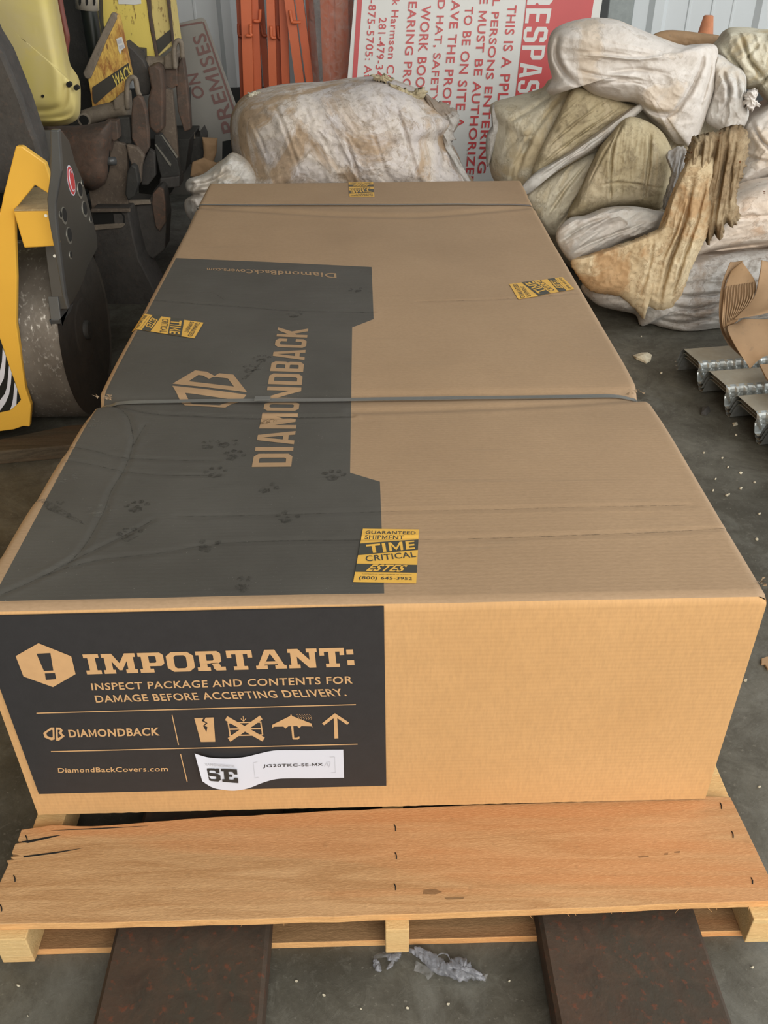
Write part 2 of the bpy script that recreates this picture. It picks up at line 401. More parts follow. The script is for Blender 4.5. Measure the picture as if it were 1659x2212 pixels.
# ------------------------------------------------------------------ lettering
def poly_rect(a, b, c, d): return [(a, b), (c, b), (c, d), (a, d)]
def ringp(o, i):
    n = len(o); return [[o[k], o[(k+1) % n], i[(k+1) % n], i[k]] for k in range(n)]
def glyph_cond(ch):
    w, s, c = .5, .155, .11; R = poly_rect
    if ch == ' ': return .25, []
    if ch == 'D': return w, ringp([(0, 0), (w-c, 0), (w, c), (w, 1-c), (w-c, 1), (0, 1)], [(s, s), (w-s-.04, s), (w-s, s+.05), (w-s, 1-s-.05), (w-s-.04, 1-s), (s, 1-s)])
    if ch == 'O': return w, ringp([(c, 0), (w-c, 0), (w, c), (w, 1-c), (w-c, 1), (c, 1), (0, 1-c), (0, c)], [(s+.04, s), (w-s-.04, s), (w-s, s+.05), (w-s, 1-s-.05), (w-s-.04, 1-s), (s+.04, 1-s), (s, 1-s-.05), (s, s+.05)])
    if ch == 'I': return s, [R(0, 0, s, 1)]
    if ch == 'A':
        w = .56; return w, [[(0, 0), (s, 0), (w/2, .86), (w/2, 1), (.17, 1)], [(w, 0), (.39, 1), (w/2, 1), (w/2, .86), (w-s, 0)], [(s+.02, .17), (w-s-.02, .17), (w-s-.05, .32), (s+.05, .32)]]
    if ch == 'M':
        w = .74; return w, [R(0, 0, s, 1), R(w-s, 0, w, 1), [(s, 1), (s, .6), (w/2-.06, .04), (w/2+.06, .04), (w-s, .6), (w-s, 1), (w/2, .45)]]
    if ch == 'N':
        w = .54; return w, [R(0, 0, s, 1), R(w-s, 0, w, 1), [(s, 1), (s, .66), (w-s, 0), (w-s, .34)]]
    if ch == 'B': return w, ringp([(0, 0), (w-c, 0), (w, c), (w, .44), (w-.06, .5), (0, .5)], [(s, s), (w-s-.03, s), (w-s, s+.03), (w-s, .40), (w-s-.02, .43), (s, .43)])+ringp([(0, .5), (w-.06, .5), (w, .56), (w, 1-c), (w-c, 1), (0, 1)], [(s, .57), (w-s-.02, .57), (w-s, .6), (w-s, 1-s-.03), (w-s-.03, 1-s), (s, 1-s)])
    if ch == 'C': return w, [[(w, .36), (w, c), (w-c, 0), (c, 0), (0, c), (0, 1-c), (c, 1), (w-c, 1), (w, 1-c), (w, .64), (w-s, .64), (w-s, 1-s-.03), (w-s-.03, 1-s), (s+.03, 1-s), (s, 1-s-.03), (s, s+.03), (s+.03, s), (w-s-.03, s), (w-s, s+.03), (w-s, .36)]]
    if ch == 'K':
        w = .56; return w, [R(0, 0, s, 1), [(s, .36), (s, .62), (w-s-.02, 1), (w, 1), (.34, .53), (w, 0), (w-s-.02, 0), (.22, .42)]]
    if ch == 'P': return w, [R(0, 0, s, .4)]+ringp([(0, .4), (w-c, .4), (w, .4+c), (w, 1-c), (w-c, 1), (0, 1)], [(s, .53), (w-s-.03, .53), (w-s, .56), (w-s, 1-s), (w-s-.03, 1-.13), (s, 1-.13)])
    if ch == 'R': return w, [R(0, 0, s, .4), [(w-s, 0), (w, 0), (w, .32), (w-.07, .4), (w-s-.05, .4), (w-s, .32)]]+ringp([(0, .4), (w-.07, .4), (w, .48), (w, 1-c), (w-c, 1), (0, 1)], [(s, .51), (w-s-.03, .51), (w-s, .55), (w-s, 1-s), (w-s-.03, 1-.13), (s, 1-.13)])
    if ch == 'E': return .44, [R(0, 0, s, 1), R(s, 0, .44, .14), R(s, .43, .40, .57), R(s, .86, .44, 1)]
    if ch == 'T': return .5, [R(.17, 0, .33, .86), R(0, .86, .5, 1)]
    if ch == 'S': return w, [[(0, .30), (0, c), (c, 0), (w-c, 0), (w, c), (w, .48), (w-c, .58), (s, .62), (s, 1-s), (w-s, 1-s), (w-s, .70), (w, .70), (w, 1-c), (w-c, 1), (c, 1), (0, 1-c), (0, .54), (c, .46), (w-s, .41), (w-s, .13), (s, .13), (s, .30)]]
    return .3, []
def glyph_slab(ch):
    R = poly_rect
    if ch == 'I': return .52, [R(0, 0, .52, .19), R(0, .81, .52, 1), R(.13, .19, .39, .81)]
    if ch == 'M': return 1.16, [[(0, 1), (.36, 1), (.58, .52), (.80, 1), (1.16, 1), (1.16, .81), (1.08, .81), (1.08, .19), (1.16, .19), (1.16, 0), (.76, 0), (.76, .19), (.84, .19), (.84, .62), (.63, .16), (.53, .16), (.32, .62), (.32, .19), (.40, .19), (.40, 0), (0, 0), (0, .19), (.08, .19), (.08, .81), (0, .81)]]
    if ch == 'P': return .88, [R(0, 0, .48, .19), R(.1, .19, .36, .32), R(0, .81, .1, 1)]+ringp([(.1, .32), (.76, .32), (.88, .44), (.88, .88), (.76, 1), (.1, 1)], [(.36, .49), (.57, .49), (.61, .53), (.61, .79), (.57, .83), (.36, .83)])
    if ch == 'R': return 1.0, [R(0, 0, .46, .19), R(.1, .19, .36, .36), R(0, .81, .1, 1), [(.48, .40), (.74, .40), (.82, .30), (.84, .19), (1.0, .19), (1.0, 0), (.66, 0), (.58, .1), (.56, .28)]]+ringp([(.1, .36), (.78, .38), (.88, .48), (.88, .88), (.76, 1), (.1, 1)], [(.36, .52), (.57, .52), (.61, .56), (.61, .80), (.57, .84), (.36, .84)])
    if ch == 'O': return .96, ringp([(.2, 0), (.76, 0), (.96, .2), (.96, .8), (.76, 1), (.2, 1), (0, .8), (0, .2)], [(.34, .17), (.62, .17), (.70, .27), (.70, .73), (.62, .83), (.34, .83), (.26, .73), (.26, .27)])
    if ch == 'T': return .92, [R(.33, .19, .59, .81), R(.2, 0, .72, .19), R(0, .81, .92, 1), R(0, .62, .17, .81), R(.75, .62, .92, .81)]
    if ch == 'A': return 1.12, [R(0, 0, .42, .19), R(.70, 0, 1.12, .19), [(.08, .19), (.30, .19), (.56, .80), (.56, 1), (.38, 1)], [(.82, .19), (1.04, .19), (.74, 1), (.56, 1), (.56, .80)], [(.32, .24), (.80, .24), (.74, .40), (.38, .40)]]
    if ch == 'N': return 1.08, [[(0, 1), (.38, 1), (.78, .42), (.78, .81), (.68, .81), (.68, 1), (1.08, 1), (1.08, .81), (1.0, .81), (1.0, 0), (.74, 0), (.32, .60), (.32, .19), (.42, .19), (.42, 0), (0, 0), (0, .19), (.09, .19), (.09, .81), (0, .81)]]
    if ch == ':': return .26, [R(0, .08, .26, .34), R(0, .64, .26, .90)]
    if ch == 'S': return .92, [[(0, .36), (0, 0), (.18, 0), (.22, .05), (.3, 0), (.76, 0), (.92, .14), (.92, .48), (.78, .60), (.26, .66), (.26, .80), (.34, .84), (.6, .84), (.70, .66), (.9, .66), (.9, 1), (.74, 1), (.68, .95), (.6, 1), (.16, 1), (0, .88), (0, .54), (.14, .42), (.66, .37), (.66, .2), (.58, .16), (.32, .16), (.2, .36)]]
    if ch == 'E': return .92, [[(0, 0), (.92, 0), (.92, .36), (.72, .36), (.66, .19), (.42, .19), (.42, .42), (.62, .42), (.62, .58), (.42, .58), (.42, .81), (.66, .81), (.72, .64), (.92, .64), (.92, 1), (0, 1), (0, .81), (.14, .81), (.14, .19), (0, .19)]]
    return .3, []
_fonts = {}
def text_polys(s, style, italic=0.0):
    """list of polygons in 2-D, normalised to the unit box"""
    polys = []
    if style in ('cond', 'slab'):
        x = 0; g = glyph_cond if style == 'cond' else glyph_slab
        for ch in s:
            w, ps = g(ch)
            for p in ps: polys.append([(x+a, b) for a, b in p])
            x += w+(.11 if style == 'cond' else .09)
    else:
        bo = {'bold': .015, 'heavy': .028, 'reg': .0, 'med': .008}[style]
        sp_ = 1.0 if style == 'reg' else 1.08
        def raw(body, off):
            cu = bpy.data.curves.new('t', 'FONT'); cu.body = body; cu.size = 1; cu.resolution_u = 3; cu.offset = off; cu.space_character = sp_
            ob = bpy.data.objects.new('t', cu); COL.objects.link(ob); bpy.context.view_layer.update()
            me = bpy.data.meshes.new_from_object(ob.evaluated_get(bpy.context.evaluated_depsgraph_get()))
            ps = [[(me.vertices[i].co.x, me.vertices[i].co.y) for i in p.vertices] for p in me.polygons]
            bpy.data.objects.remove(ob); bpy.data.curves.remove(cu); bpy.data.meshes.remove(me); return ps
        polys = raw(s, bo)
        if bo and 'M' in s:                    # the letter M is drawn here: its outline does not survive the bold offset
            q = np.array([v for p in raw('M', 0) for v in p]); wM = q[:, 0].max()-q[:, 0].min(); hM = q[:, 1].max()
            for i, ch in enumerate(s):
                if ch != 'M': continue
                x1 = max(v[0] for p in raw(s[:i+1], 0) for v in p); x0 = x1-wM
                polys = [p for p in polys if not (x0-.03 < sum(v[0] for v in p)/len(p) < x1+.03)]
                a, b, t_, h_ = x0-bo*.5, x1+bo*.5, .085+1.4*bo, hM+bo; m_ = (a+b)/2; lo_ = -bo
                polys += [poly_rect(a, lo_, a+t_, h_), poly_rect(b-t_, lo_, b, h_),
                          [(a+t_, h_), (a+t_, h_-.24), (m_, lo_+.04), (m_, lo_+.27)], [(b-t_, h_), (m_, lo_+.27), (m_, lo_+.04), (b-t_, h_-.24)]]
    P = np.array([q for p in polys for q in p]); lo = P.min(0); hi = P.max(0); d = hi-lo
    if italic: return [[((a-lo[0])/d[0]*(1-italic)+italic*(b-lo[1])/d[1], (b-lo[1])/d[1]) for a, b in p] for p in polys]
    return [[((a-lo[0])/d[0], (b-lo[1])/d[1]) for a, b in p] for p in polys]
def homog(Q):
    """unit square -> quad (BL,BR,TR,TL), projective"""
    (x0, y0), (x1, y1), (x2, y2), (x3, y3) = Q
    A = []; B = []
    for (u, v), (x, y) in zip([(0, 0), (1, 0), (1, 1), (0, 1)], Q):
        A.append([u, v, 1, 0, 0, 0, -u*x, -v*x]); B.append(x)
        A.append([0, 0, 0, u, v, 1, -u*y, -v*y]); B.append(y)
    h = np.linalg.solve(np.array(A, float), np.array(B, float))
    return lambda u, v: ((h[0]*u+h[1]*v+h[2])/(h[6]*u+h[7]*v+1), (h[3]*u+h[4]*v+h[5])/(h[6]*u+h[7]*v+1))
def polys_bm(polys, f3, split=False):
    """polygons in (u,v) mapped by f3(u,v)->xyz"""
    bm = bmesh.new(); cache = {}
    for k, p in enumerate(polys):
        vs = []
        for q in p:
            key = (round(q[0], 5), round(q[1], 5))
            if key not in cache: cache[key] = bm.verts.new(tuple(f3(*q)))
            v = cache[key]
            if v not in vs: vs.append(v)
        if len(vs) >= 3:
            try: bm.faces.new(vs)
            except ValueError: pass
    return bm
def flat_print(name, polys, mat, parent, f3, drape=None, face=(0, 0, 1)):
    bm = polys_bm(polys, f3)
    if drape:
        bmesh.ops.triangulate(bm, faces=[f for f in bm.faces if len(f.verts) > 4])
        xs = [v.co.x for v in bm.verts]; ys = [v.co.y for v in bm.verts]
        for ax, lo, hi in ((0, min(xs), max(xs)), (1, min(ys), max(ys))):
            k = math.floor(lo/GS)+1
            while k*GS < hi:
                co = [0, 0, 0]; co[ax] = k*GS; no = [0, 0, 0]; no[ax] = 1
                bmesh.ops.bisect_plane(bm, geom=bm.verts[:]+bm.edges[:]+bm.faces[:], plane_co=co, plane_no=no, dist=1e-6)
                k += 1
        X = np.array([v.co.x for v in bm.verts]); Y = np.array([v.co.y for v in bm.verts])
        Z = lid_z(X, Y)+drape
        for v, z in zip(bm.verts, Z): v.co.z = z
    bm.normal_update(); f = Vector(face)
    for fc in bm.faces:
        if fc.normal.dot(f) < 0: fc.normal_flip()
    bm.verts.index_update()
    V = [v.co[:] for v in bm.verts]; F = [[v.index for v in fc.verts] for fc in bm.faces]; bm.free()
    return mesh_obj(name, V, F, mat, parent)

# ================================================================== SETTING
tag(mesh_obj('floor', [(-14, -14, 0), (16, -14, 0), (16, 12, 0), (-14, 12, 0)], [(0, 1, 2, 3)], M['concrete'], origin=(0, 0, 0)), 'grey stained concrete floor', kind='structure')
WY = 5.0
# back wall: ribbed sheet steel, one continuous profile
def rib_profile(x0, x1):
    P = []; x = x0
    per = .64
    while x < x1:
        P += [(x, 0), (x+.030, .028), (x+.085, .028), (x+.115, 0), (x+.235, 0), (x+.240, .006), (x+.252, .006), (x+.257, 0),
              (x+.375, 0), (x+.380, .006), (x+.392, .006), (x+.397, 0), (x+.50, 0), (x+.505, .004), (x+.515, .004), (x+.52, 0)]
        x += per
    return P
ribx = at(466, 0, 'y', WY)[0]
prof = rib_profile(ribx-.64*5, 7.0)
zb = at(500, 187, 'y', WY)[2]; V = []; F = []
for x, d in prof: V += [(x, WY-d, zb), (x, WY-d, 5.0)]
for i in range(len(prof)-1): F.append((2*i, 2*i+2, 2*i+3, 2*i+1))
tag(mesh_obj('wall_back', V, F, M['wall'], origin=(0, WY, 0)), 'pale grey ribbed sheet metal wall', kind='structure')
tag(box('trim_1', (prof[0][0], WY-.05, 0), (7.0, WY+.1, zb), M['wall_dark'], bev=.004), 'dark curb under the ribbed wall', kind='structure')
tag(box('wall_left', (-2.0, -3.4, 0), (-1.9, WY+.1, 5.0), M['wall_dark'], bev=0), 'dark side wall', kind='structure')
tag(box('ceiling', (-2.0, -1.8, 4.6), (7.0, WY+.1, 4.7), M['ceiling'], bev=0), 'roof sheets', kind='structure')
cx0 = at(1316, 0, 'y', WY-.15)[0]; cx1 = at(1372, 0, 'y', WY-.15)[0]
tag(box('trim_2', (cx0, WY-.15, 0), (cx1, WY-.03, 4.6), M['galv_post'], bev=.006), 'galvanised grey column beside the large sign', kind='structure')
dx0 = at(1297, 0, 'y', WY-.25)[0]; dx1 = at(1317, 0, 'y', WY-.25)[0]
tag(box('trim_3', (dx0, WY-.25, 0), (dx1, WY-.16, 4.6), M['wall_dark'], bev=.004), 'dark upright beside the galvanised column', kind='structure')

# ================================================================== PALLET
ZP = .0975; TB = .016
pal = thing('pallet', 'wooden shipping pallet under the large cardboard box', 'pallet', (.58, 1.1, 0))
YF = -.193
# front deck board with its bowed rear edge and split left end
back_px = [(112, 1782), (200, 1785), (330, 1775), (430, 1767), (520, 1762), (600, 1758), (690, 1752), (820, 1747), (1000, 1740), (1200, 1733), (1400, 1726), (1522, 1720), (1578, 1722)]
front_px = [(1690, 1946), (1500, 1951), (1200, 1964), (860, 1975), (600, 1984), (300, 1992), (0, 1996), (-40, 1998)]
left_px = [(0, 1905), (18, 1866), (14, 1858), (30, 1856), (22, 1850), (45, 1848), (25, 1842), (33, 1822), (60, 1818), (38, 1815), (46, 1792)]
Pb = []
def jit(pts, a, n=3):
    out = []
    for i in range(len(pts)-1):
        for k in range(n):
            t = k/n; out.append((pts[i][0]+(pts[i+1][0]-pts[i][0])*t, pts[i][1]+(pts[i+1][1]-pts[i][1])*t+random.uniform(-a, a)))
    out.append(pts[-1]); return out
outl = left_px+jit(back_px, .8)+[(1612, 1790), (1660, 1890)]+jit(front_px, 1.3, 4)
fb = plate('deck_board', outl, 'z', ZP, TB, M['wood'], pal, .0012)
fb.data.materials.append(M['wood_cut'])
for p in fb.data.polygons:
    if abs(p.normal.z) < .5 and p.center.y+1.1 < -.18: p.material_index = 1
# cracks at the left end: thin dark wedges let into the board
for pts in ([(46, 1818), (110, 1806), (134, 1803), (112, 1809), (60, 1821)], [(50, 1849), (120, 1840), (178, 1832), (122, 1843), (52, 1852)], [(110, 1794), (200, 1789), (320, 1784), (210, 1791)]):
    plate('split_crack', pts, 'z', ZP+.0004, .002, M['hole'], pal, 0)
for (x, y) in ((853, 1788), (855, 1849), (853, 1916), (1557, 1741), (1582, 1803), (1624, 1903), (57, 1812), (2, 1962), (31, 1898)):
    P0 = at(x-1.5, y-7, 'z', ZP); P1 = at(x+1.5, y+7, 'z', ZP)
    P0[2] = P1[2] = ZP+.0002
    tube('staple', [P0, (P0+P1)/2+np.array([.0012, 0, .0008]), P1], .0009, M['hole'], pal, 6, 2)
# knots / dark streak
for pts in ([(1378, 1850), (1400, 1848), (1402, 1851), (1380, 1853)], [(1434, 1844), (1443, 1842), (1443, 1846), (1435, 1846)], [(1456, 1840), (1470, 1838), (1468, 1842), (1457, 1842)], [(915, 1922), (940, 1920), (955, 1927), (940, 1932), (914, 1931)], [(960, 1939), (1004, 1937), (1000, 1942), (965, 1943)]):
    plate('dark_streak', pts, 'z', ZP+.0003, .001, M['wood_dark'], pal, 0)
rb = random.Random(3)
yy = .17
while yy < 2.35:
    w = .095; box('deck_board', (-.03+rb.uniform(-.01, .01), yy, ZP-TB), (1.19+rb.uniform(-.01, .01), yy+w, ZP-.0002), M['wood'], pal, .0012); yy += w+.085
# stringers
def strg(x0, x1, yf):
    return prism('stringer', [(x0, yf, .0165), (x1, yf, .0165), (x1, yf, ZP-TB-.0002), (x0, yf, ZP-TB-.0002)], (0, 2.55, 0), M['wood_end'], pal, .0015)
sx = [(at(4, 2020, 'y', YF)[0], at(74, 2020, 'y', YF)[0]), (at(832, 2010, 'y', YF-.002)[0], at(882, 2010, 'y', YF-.002)[0]), (at(1596, 2010, 'y', YF)[0], at(1655, 2000, 'y', YF)[0])]
for i, (a, b) in enumerate(sx): strg(a, b, at(*((40, 2079), (858, 2058), (1615, 2036))[i], 'z', .0165)[1])
for y0, w in ((at(700, 2036, 'z', .014)[1], .09), (.62, .095), (1.25, .095), (2.25, .095)):
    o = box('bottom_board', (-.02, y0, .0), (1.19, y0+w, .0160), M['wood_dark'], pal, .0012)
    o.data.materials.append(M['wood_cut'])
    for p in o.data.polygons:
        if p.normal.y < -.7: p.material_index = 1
# wood splinters hanging from the front edge
rs = random.Random(5)
for i in range(26):
    x = rs.uniform(20, 1640); y = 2000-(x/1659)*46
    P0 = at(x, y+2, 'y', YF-.002); d = np.array([rs.uniform(-.014, .010), rs.uniform(-.006, 0), rs.uniform(-.010, -.001)])
    tube('splinter', [P0, P0+d*.5+np.array([0, 0, .001]), P0+d], (.0006, .0002), M['wood_cut'], pal, 5, 2)

# ================================================================== CARDBOARD BOX
GS = .0065; ZT = .558
bx = thing('shipping_box', 'large flat cardboard shipping box with black printed panels, strapped on the pallet', 'box', (.575, 1.2, ZP))
edgeL = [(0.0, -.004), (.132, 0.0), (.40, .011), (.62, .020), (.655, .024), (.70, .017), (1.1, .018), (1.554, .016), (2.4, .008)]
edgeR = [(0.0, 1.148), (.2, 1.149), (.45, 1.149), (.61, 1.146), (.645, 1.134), (.70, 1.139), (1.19, 1.141), (2.05, 1.146), (2.4, 1.158)]
YB = 2.395
def xl(y): return np.interp(y, [e[0] for e in edgeL], [e[1] for e in edgeL])
def xr(y): return np.interp(y, [e[0] for e in edgeR], [e[1] for e in edgeR])
def topw(px): return [at(a, b, 'z', ZT)[:2] for a, b in px]
creases = [  # (pixels, depth, width): grooves and ridges pressed in the lid
    ([(240, 868), (330, 889), (420, 895), (560, 900), (700, 897), (760, 897)], .0035, .007),
    ([(235, 862), (272, 892), (284, 925), (287, 958), (270, 1010), (240, 1060), (222, 1110), (170, 1195), (100, 1240), (0, 1285)], .0018, .004),
    ([(315, 915), (295, 950), (287, 960)], .0012, .004),
    ([(140, 962), (200, 972), (260, 987), (340, 992), (470, 996)], .002, .006),
    ([(130, 992), (200, 1003), (270, 1018), (360, 1026), (480, 1026)], .0018, .006),
    ([(380, 1115), (520, 1114), (820, 1106), (1100, 1100), (1500, 1090)], .0014, .006),
    ([(130, 1222), (190, 1195), (300, 1140), (330, 1122)], .0016, .005),
    ([(100, 1240), (210, 1210), (340, 1195), (500, 1172), (780, 1166), (1000, 1164), (1400, 1150), (1600, 1136)], .0016, .006),
    ([(322, 645), (400, 652), (520, 662), (640, 672), (806, 675)], .0022, .007),
    ([(900, 652), (1100, 645), (1250, 632)], .0012, .006),
    ([(1380, 857), (1200, 870), (1000, 880), (760, 886)], .0028, .012),
    ([(1145, 446), (1050, 455), (980, 462), (880, 466), (700, 462), (430, 446)], .004, .022),
    ([(430, 630), (460, 632), (485, 648)], .001, .004)]
def lid_fn(X, Y):
    Z = np.full_like(X, ZT)
    ys = .662-.012*X/1.15
    Z -= .0085*np.exp(-((Y-ys)/.020)**2)*(1-.25*np.exp(-((X-.57)/.3)**2))
    Z -= .006*np.exp(-((Y-ys)/.10)**2)
    for x0 in (.03, 1.13): Z -= .010*np.exp(-(((Y-ys)/.022)**2+((X-x0)/.03)**2))
    Z -= .0045*np.exp(-((Y-2.10+.03*X)/.018)**2)
    Z += .0030*fbm(X*2.2, Y*1.6, X*0, 3, 2)+.0006*fbm(X*9, Y*5, X*0, 5, 2)
    for px, dep, wd_ in creases:
        L = topw(px); D = np.full_like(X, 9.0)
        L2 = smooth_path([np.array(p) for p in L], 4)
        for a, b in zip(L2[:-1], L2[1:]):
            d = b-a; t = np.clip(((X-a[0])*d[0]+(Y-a[1])*d[1])/(d@d+1e-12), 0, 1)
            D = np.minimum(D, np.hypot(X-a[0]-t*d[0], Y-a[1]-t*d[1]))
        wd_ = max(wd_*.8, .0045) if wd_ < .01 else wd_; Z -= dep*np.exp(-(D/wd_)**2)-dep*.35*np.exp(-((D-wd_*1.9)/wd_)**2)
    # rounded front and side edges
    for d in (Y+.004, YB-Y, X-xl(Y), xr(Y)-X):
        d = np.clip(d, 0, .012); Z -= (.012-np.sqrt(np.clip(.012**2-(.012-d)**2, 0, None)))*.8
    return Z
GX = np.arange(math.floor(-.012/GS), math.ceil(1.17/GS)+1)*GS; GY = np.arange(math.floor(-.02/GS), math.ceil(2.42/GS)+1)*GS
XX, YY = np.meshgrid(GX, GY); ZZ = lid_fn(XX, YY)
def lid_z(X, Y):
    i = np.clip(((X-GX[0])/GS), 0, len(GX)-1.001); j = np.clip(((Y-GY[0])/GS), 0, len(GY)-1.001)
    i0 = i.astype(int); j0 = j.astype(int); a = i-i0; b = j-j0
    return (ZZ[j0, i0]*(1-a)+ZZ[j0, i0+1]*a)*(1-b)+(ZZ[j0+1, i0]*(1-a)+ZZ[j0+1, i0+1]*a)*b
def lid_material():
    t = NT('dusty_kraft_lid_with_print')
    sp = t.n('ShaderNodeSeparateXYZ'); t.L(t.tc.outputs['Object'], sp.inputs[0])
    X = t.math('ADD', sp.outputs['X'], .575); Y = t.math('ADD', sp.outputs['Y'], 1.2)
    gt = lambda a, b: t.math('GREATER_THAN', a, b)
    lt = lambda a, b: t.math('LESS_THAN', a, b)
    xb = t.math('ADD', .541, t.math('MULTIPLY', .052, t.math('MAXIMUM', t.ramp(Y, .318, .350, 1, 0), t.ramp(Y, 1.009, 1.059, 0, 1))))
    yfar = t.math('SUBTRACT', 1.557, t.math('MULTIPLY', X, .195))
    ins = t.math('MULTIPLY', t.math('MULTIPLY', gt(Y, .016), lt(Y, yfar)), t.math('MULTIPLY', lt(X, xb), gt(X, t.math('ADD', .014, t.ramp(Y, 0, 1.2, .012, .016)))))
    co = t.coord((1, 1, 1))
    n = t.noise(3, 6, co); f = t.noise(260, 3, t.coord((.45, 1, 1)))
    k = t.mix(t.ramp(n, .3, .7), (.405, .275, .165), (.345, .232, .138))
    k = t.mix(t.ramp(f, .35, .75, 0, .35), k, (.25, .165, .09))
    st = t.noise(30, 4, t.coord((.12, 1.6, 1))); k = t.mix(t.ramp(st, .62, .75, 0, .35), k, (.27, .195, .125))
    ink = t.mix(t.ramp(t.noise(5, 6), .3, .7), (.066, .062, .054), (.088, .084, .074))
    ink = t.mix(t.ramp(t.noise(300, 2), .72, .78, 0, .8), ink, (.28, .27, .24))
    ink = t.mix(t.ramp(t.noise(40, 5, t.coord((.3, 1, 1))), .6, .8, 0, .4), ink, (.045, .042, .036))
    t.col(t.mix(ins, k, ink)); t.rough(.62); t.b.inputs['Specular IOR Level'].default_value = .4
    w = t.math('SINE', t.math('MULTIPLY', Y, 2*math.pi/.0085))
    t.bump(t.math('ADD', t.math('MULTIPLY', w, .12), f), .0007, .5)
    return t.m
M['lid'] = lid_material()
NXL, NYL = 170, 360
V = []; F = []
yv = np.linspace(-.002, YB, NYL)
# align lid vertices in y with the grid so that the print lies on the same facets
yv = np.array([-.002]+[g for g in GY if 0 < g < YB-.001]+[YB])
xu = np.array([g for g in GX])
rows = []
for y in yv:
    a, b = float(xl(y)), float(xr(y)); ins = [g for g in xu]
    rows.append(np.clip(np.array(ins), a, b))
NXL = len(xu); NYL = len(yv)
Xg = np.array(rows); Yg = np.repeat(yv[:, None], NXL, 1); Zg = lid_z(Xg, Yg)
Zg = np.where(Yg < 0.0, lid_z(Xg, Yg*0-.002), Zg)
V = np.stack([Xg, Yg, Zg], -1).reshape(-1, 3).tolist()
for j in range(NYL-1):
    for i in range(NXL-1):
        if Xg[j, i+1]-Xg[j, i] < 1e-7 and Xg[j+1, i+1]-Xg[j+1, i] < 1e-7: continue
        F.append((j*NXL+i, j*NXL+i+1, (j+1)*NXL+i+1, (j+1)*NXL+i))
mesh_obj('lid', V, F, M['lid'], bx, True)
# four side walls follow the lid's outline down to the bottom
def skirt(name, pts, mat, flip=False, inner=.0):
    n = len(pts); V = []; F = []; K = 6
    for k in range(K+1):
        t = k/K
        for p in pts:
            z = p[2]*(1-t)+(ZP+.001)*t
            V.append((p[0], p[1], z))
    for k in range(K):
        for i in range(n-1):
            f = (k*n+i, k*n+i+1, (k+1)*n+i+1, (k+1)*n+i); F.append(f[::-1] if flip else f)
    return mesh_obj(name, V, F, mat, bx, False)
xs = [i for i in range(NXL)]
fr = [(Xg[0, i], -.004, Zg[0, i]-.004) for i in xs]
lp = [(float(xl(y)), y, float(lid_z(np.array([xl(y)]), np.array([max(y, -.002)]))[0])) for y in yv]
rp = [(float(xr(y)), y, float(lid_z(np.array([xr(y)]), np.array([max(y, -.002)]))[0])) for y in yv]
lp[0] = (lp[0][0], -.004, lp[0][2]); rp[0] = (rp[0][0], -.004, rp[0][2])
# front panel with rounded upper fold
ux = np.linspace(float(xl(0)), float(xr(0)), 90); V = []; F = []
prof = [(-.002, 0), (-.0045, -.0025), (-.006, -.006), (-.0065, -.012)]
for d, dz in prof:
    for x in ux: V.append((x, d, float(lid_z(np.array([x]), np.array([-.002]))[0])+dz))
nb = 12
for k in range(1, nb+1):
    t = k/nb
    for q, x in enumerate(ux):
        bow = -.003*math.sin(math.pi*t)*math.sin(math.pi*(q/89))
        z = (ZT-.030)*(1-t)+(ZP+.0012)*t
        if k == nb: z += .0012*abs(math.sin(q*1.7))
        V.append((x, -.0065*(1-.4*t)+bow, z))
n = len(ux)
for k in range(len(prof)+nb-1):
    for i in range(n-1): F.append((k*n+i, (k+1)*n+i, (k+1)*n+i+1, k*n+i+1))
front = mesh_obj('front_panel', V, F, M['kraft'], bx, True)
skirt('side_panel', lp, M['kraft'], True); skirt('side_panel', rp, M['kraft'])
skirt('back_panel', [(Xg[-1, i], YB, Zg[-1, i]) for i in xs], M['kraft'], True)
mesh_obj('bottom_panel', [(0, -.002, ZP+.001), (1.148, -.002, ZP+.001), (1.155, YB, ZP+.001), (.008, YB, ZP+.001)], [(0, 3, 2, 1)], M['kraft'], bx)
# torn notches where the strap bites the edges
def torn(px, seed, r=.011):
    c = at(*px, 'z', ZT-.004); rr = random.Random(seed); bm = bmesh.new()
    for k in range(10):
        a = rr.uniform(0, 6.28); p = c+np.array([math.cos(a)*r*rr.random()*1.6, math.sin(a)*r*rr.random(), rr.uniform(.000, .006)])
        vs = [bm.verts.new(tuple(p+np.array([rr.uniform(-r, r)*.7, rr.uniform(-r, r)*.5, rr.uniform(-.002, .006)]))) for _ in range(3)]
        bm.faces.new(vs)
    bm_obj('torn_edge', bm, M['tear'], bx)
torn((222, 861), 1); torn((236, 864), 4, .008); torn((1372, 852), 2); torn((1652, 1262), 9, .008)
def lidf(u, v): return (u, v, ZT)
for cpx, rx in (((216, 858), .010), ((1378, 850), .012)):
    c = at(*cpx, 'z', ZT)[:2]
    flat_print('torn_hole', [[(c[0]+rx*math.cos(a)*(1+.3*math.sin(3*a)), c[1]+rx*.55*math.sin(a)) for a in np.linspace(0, 2*math.pi, 14)[:-1]]], M['hole'], bx, lidf, .0008)

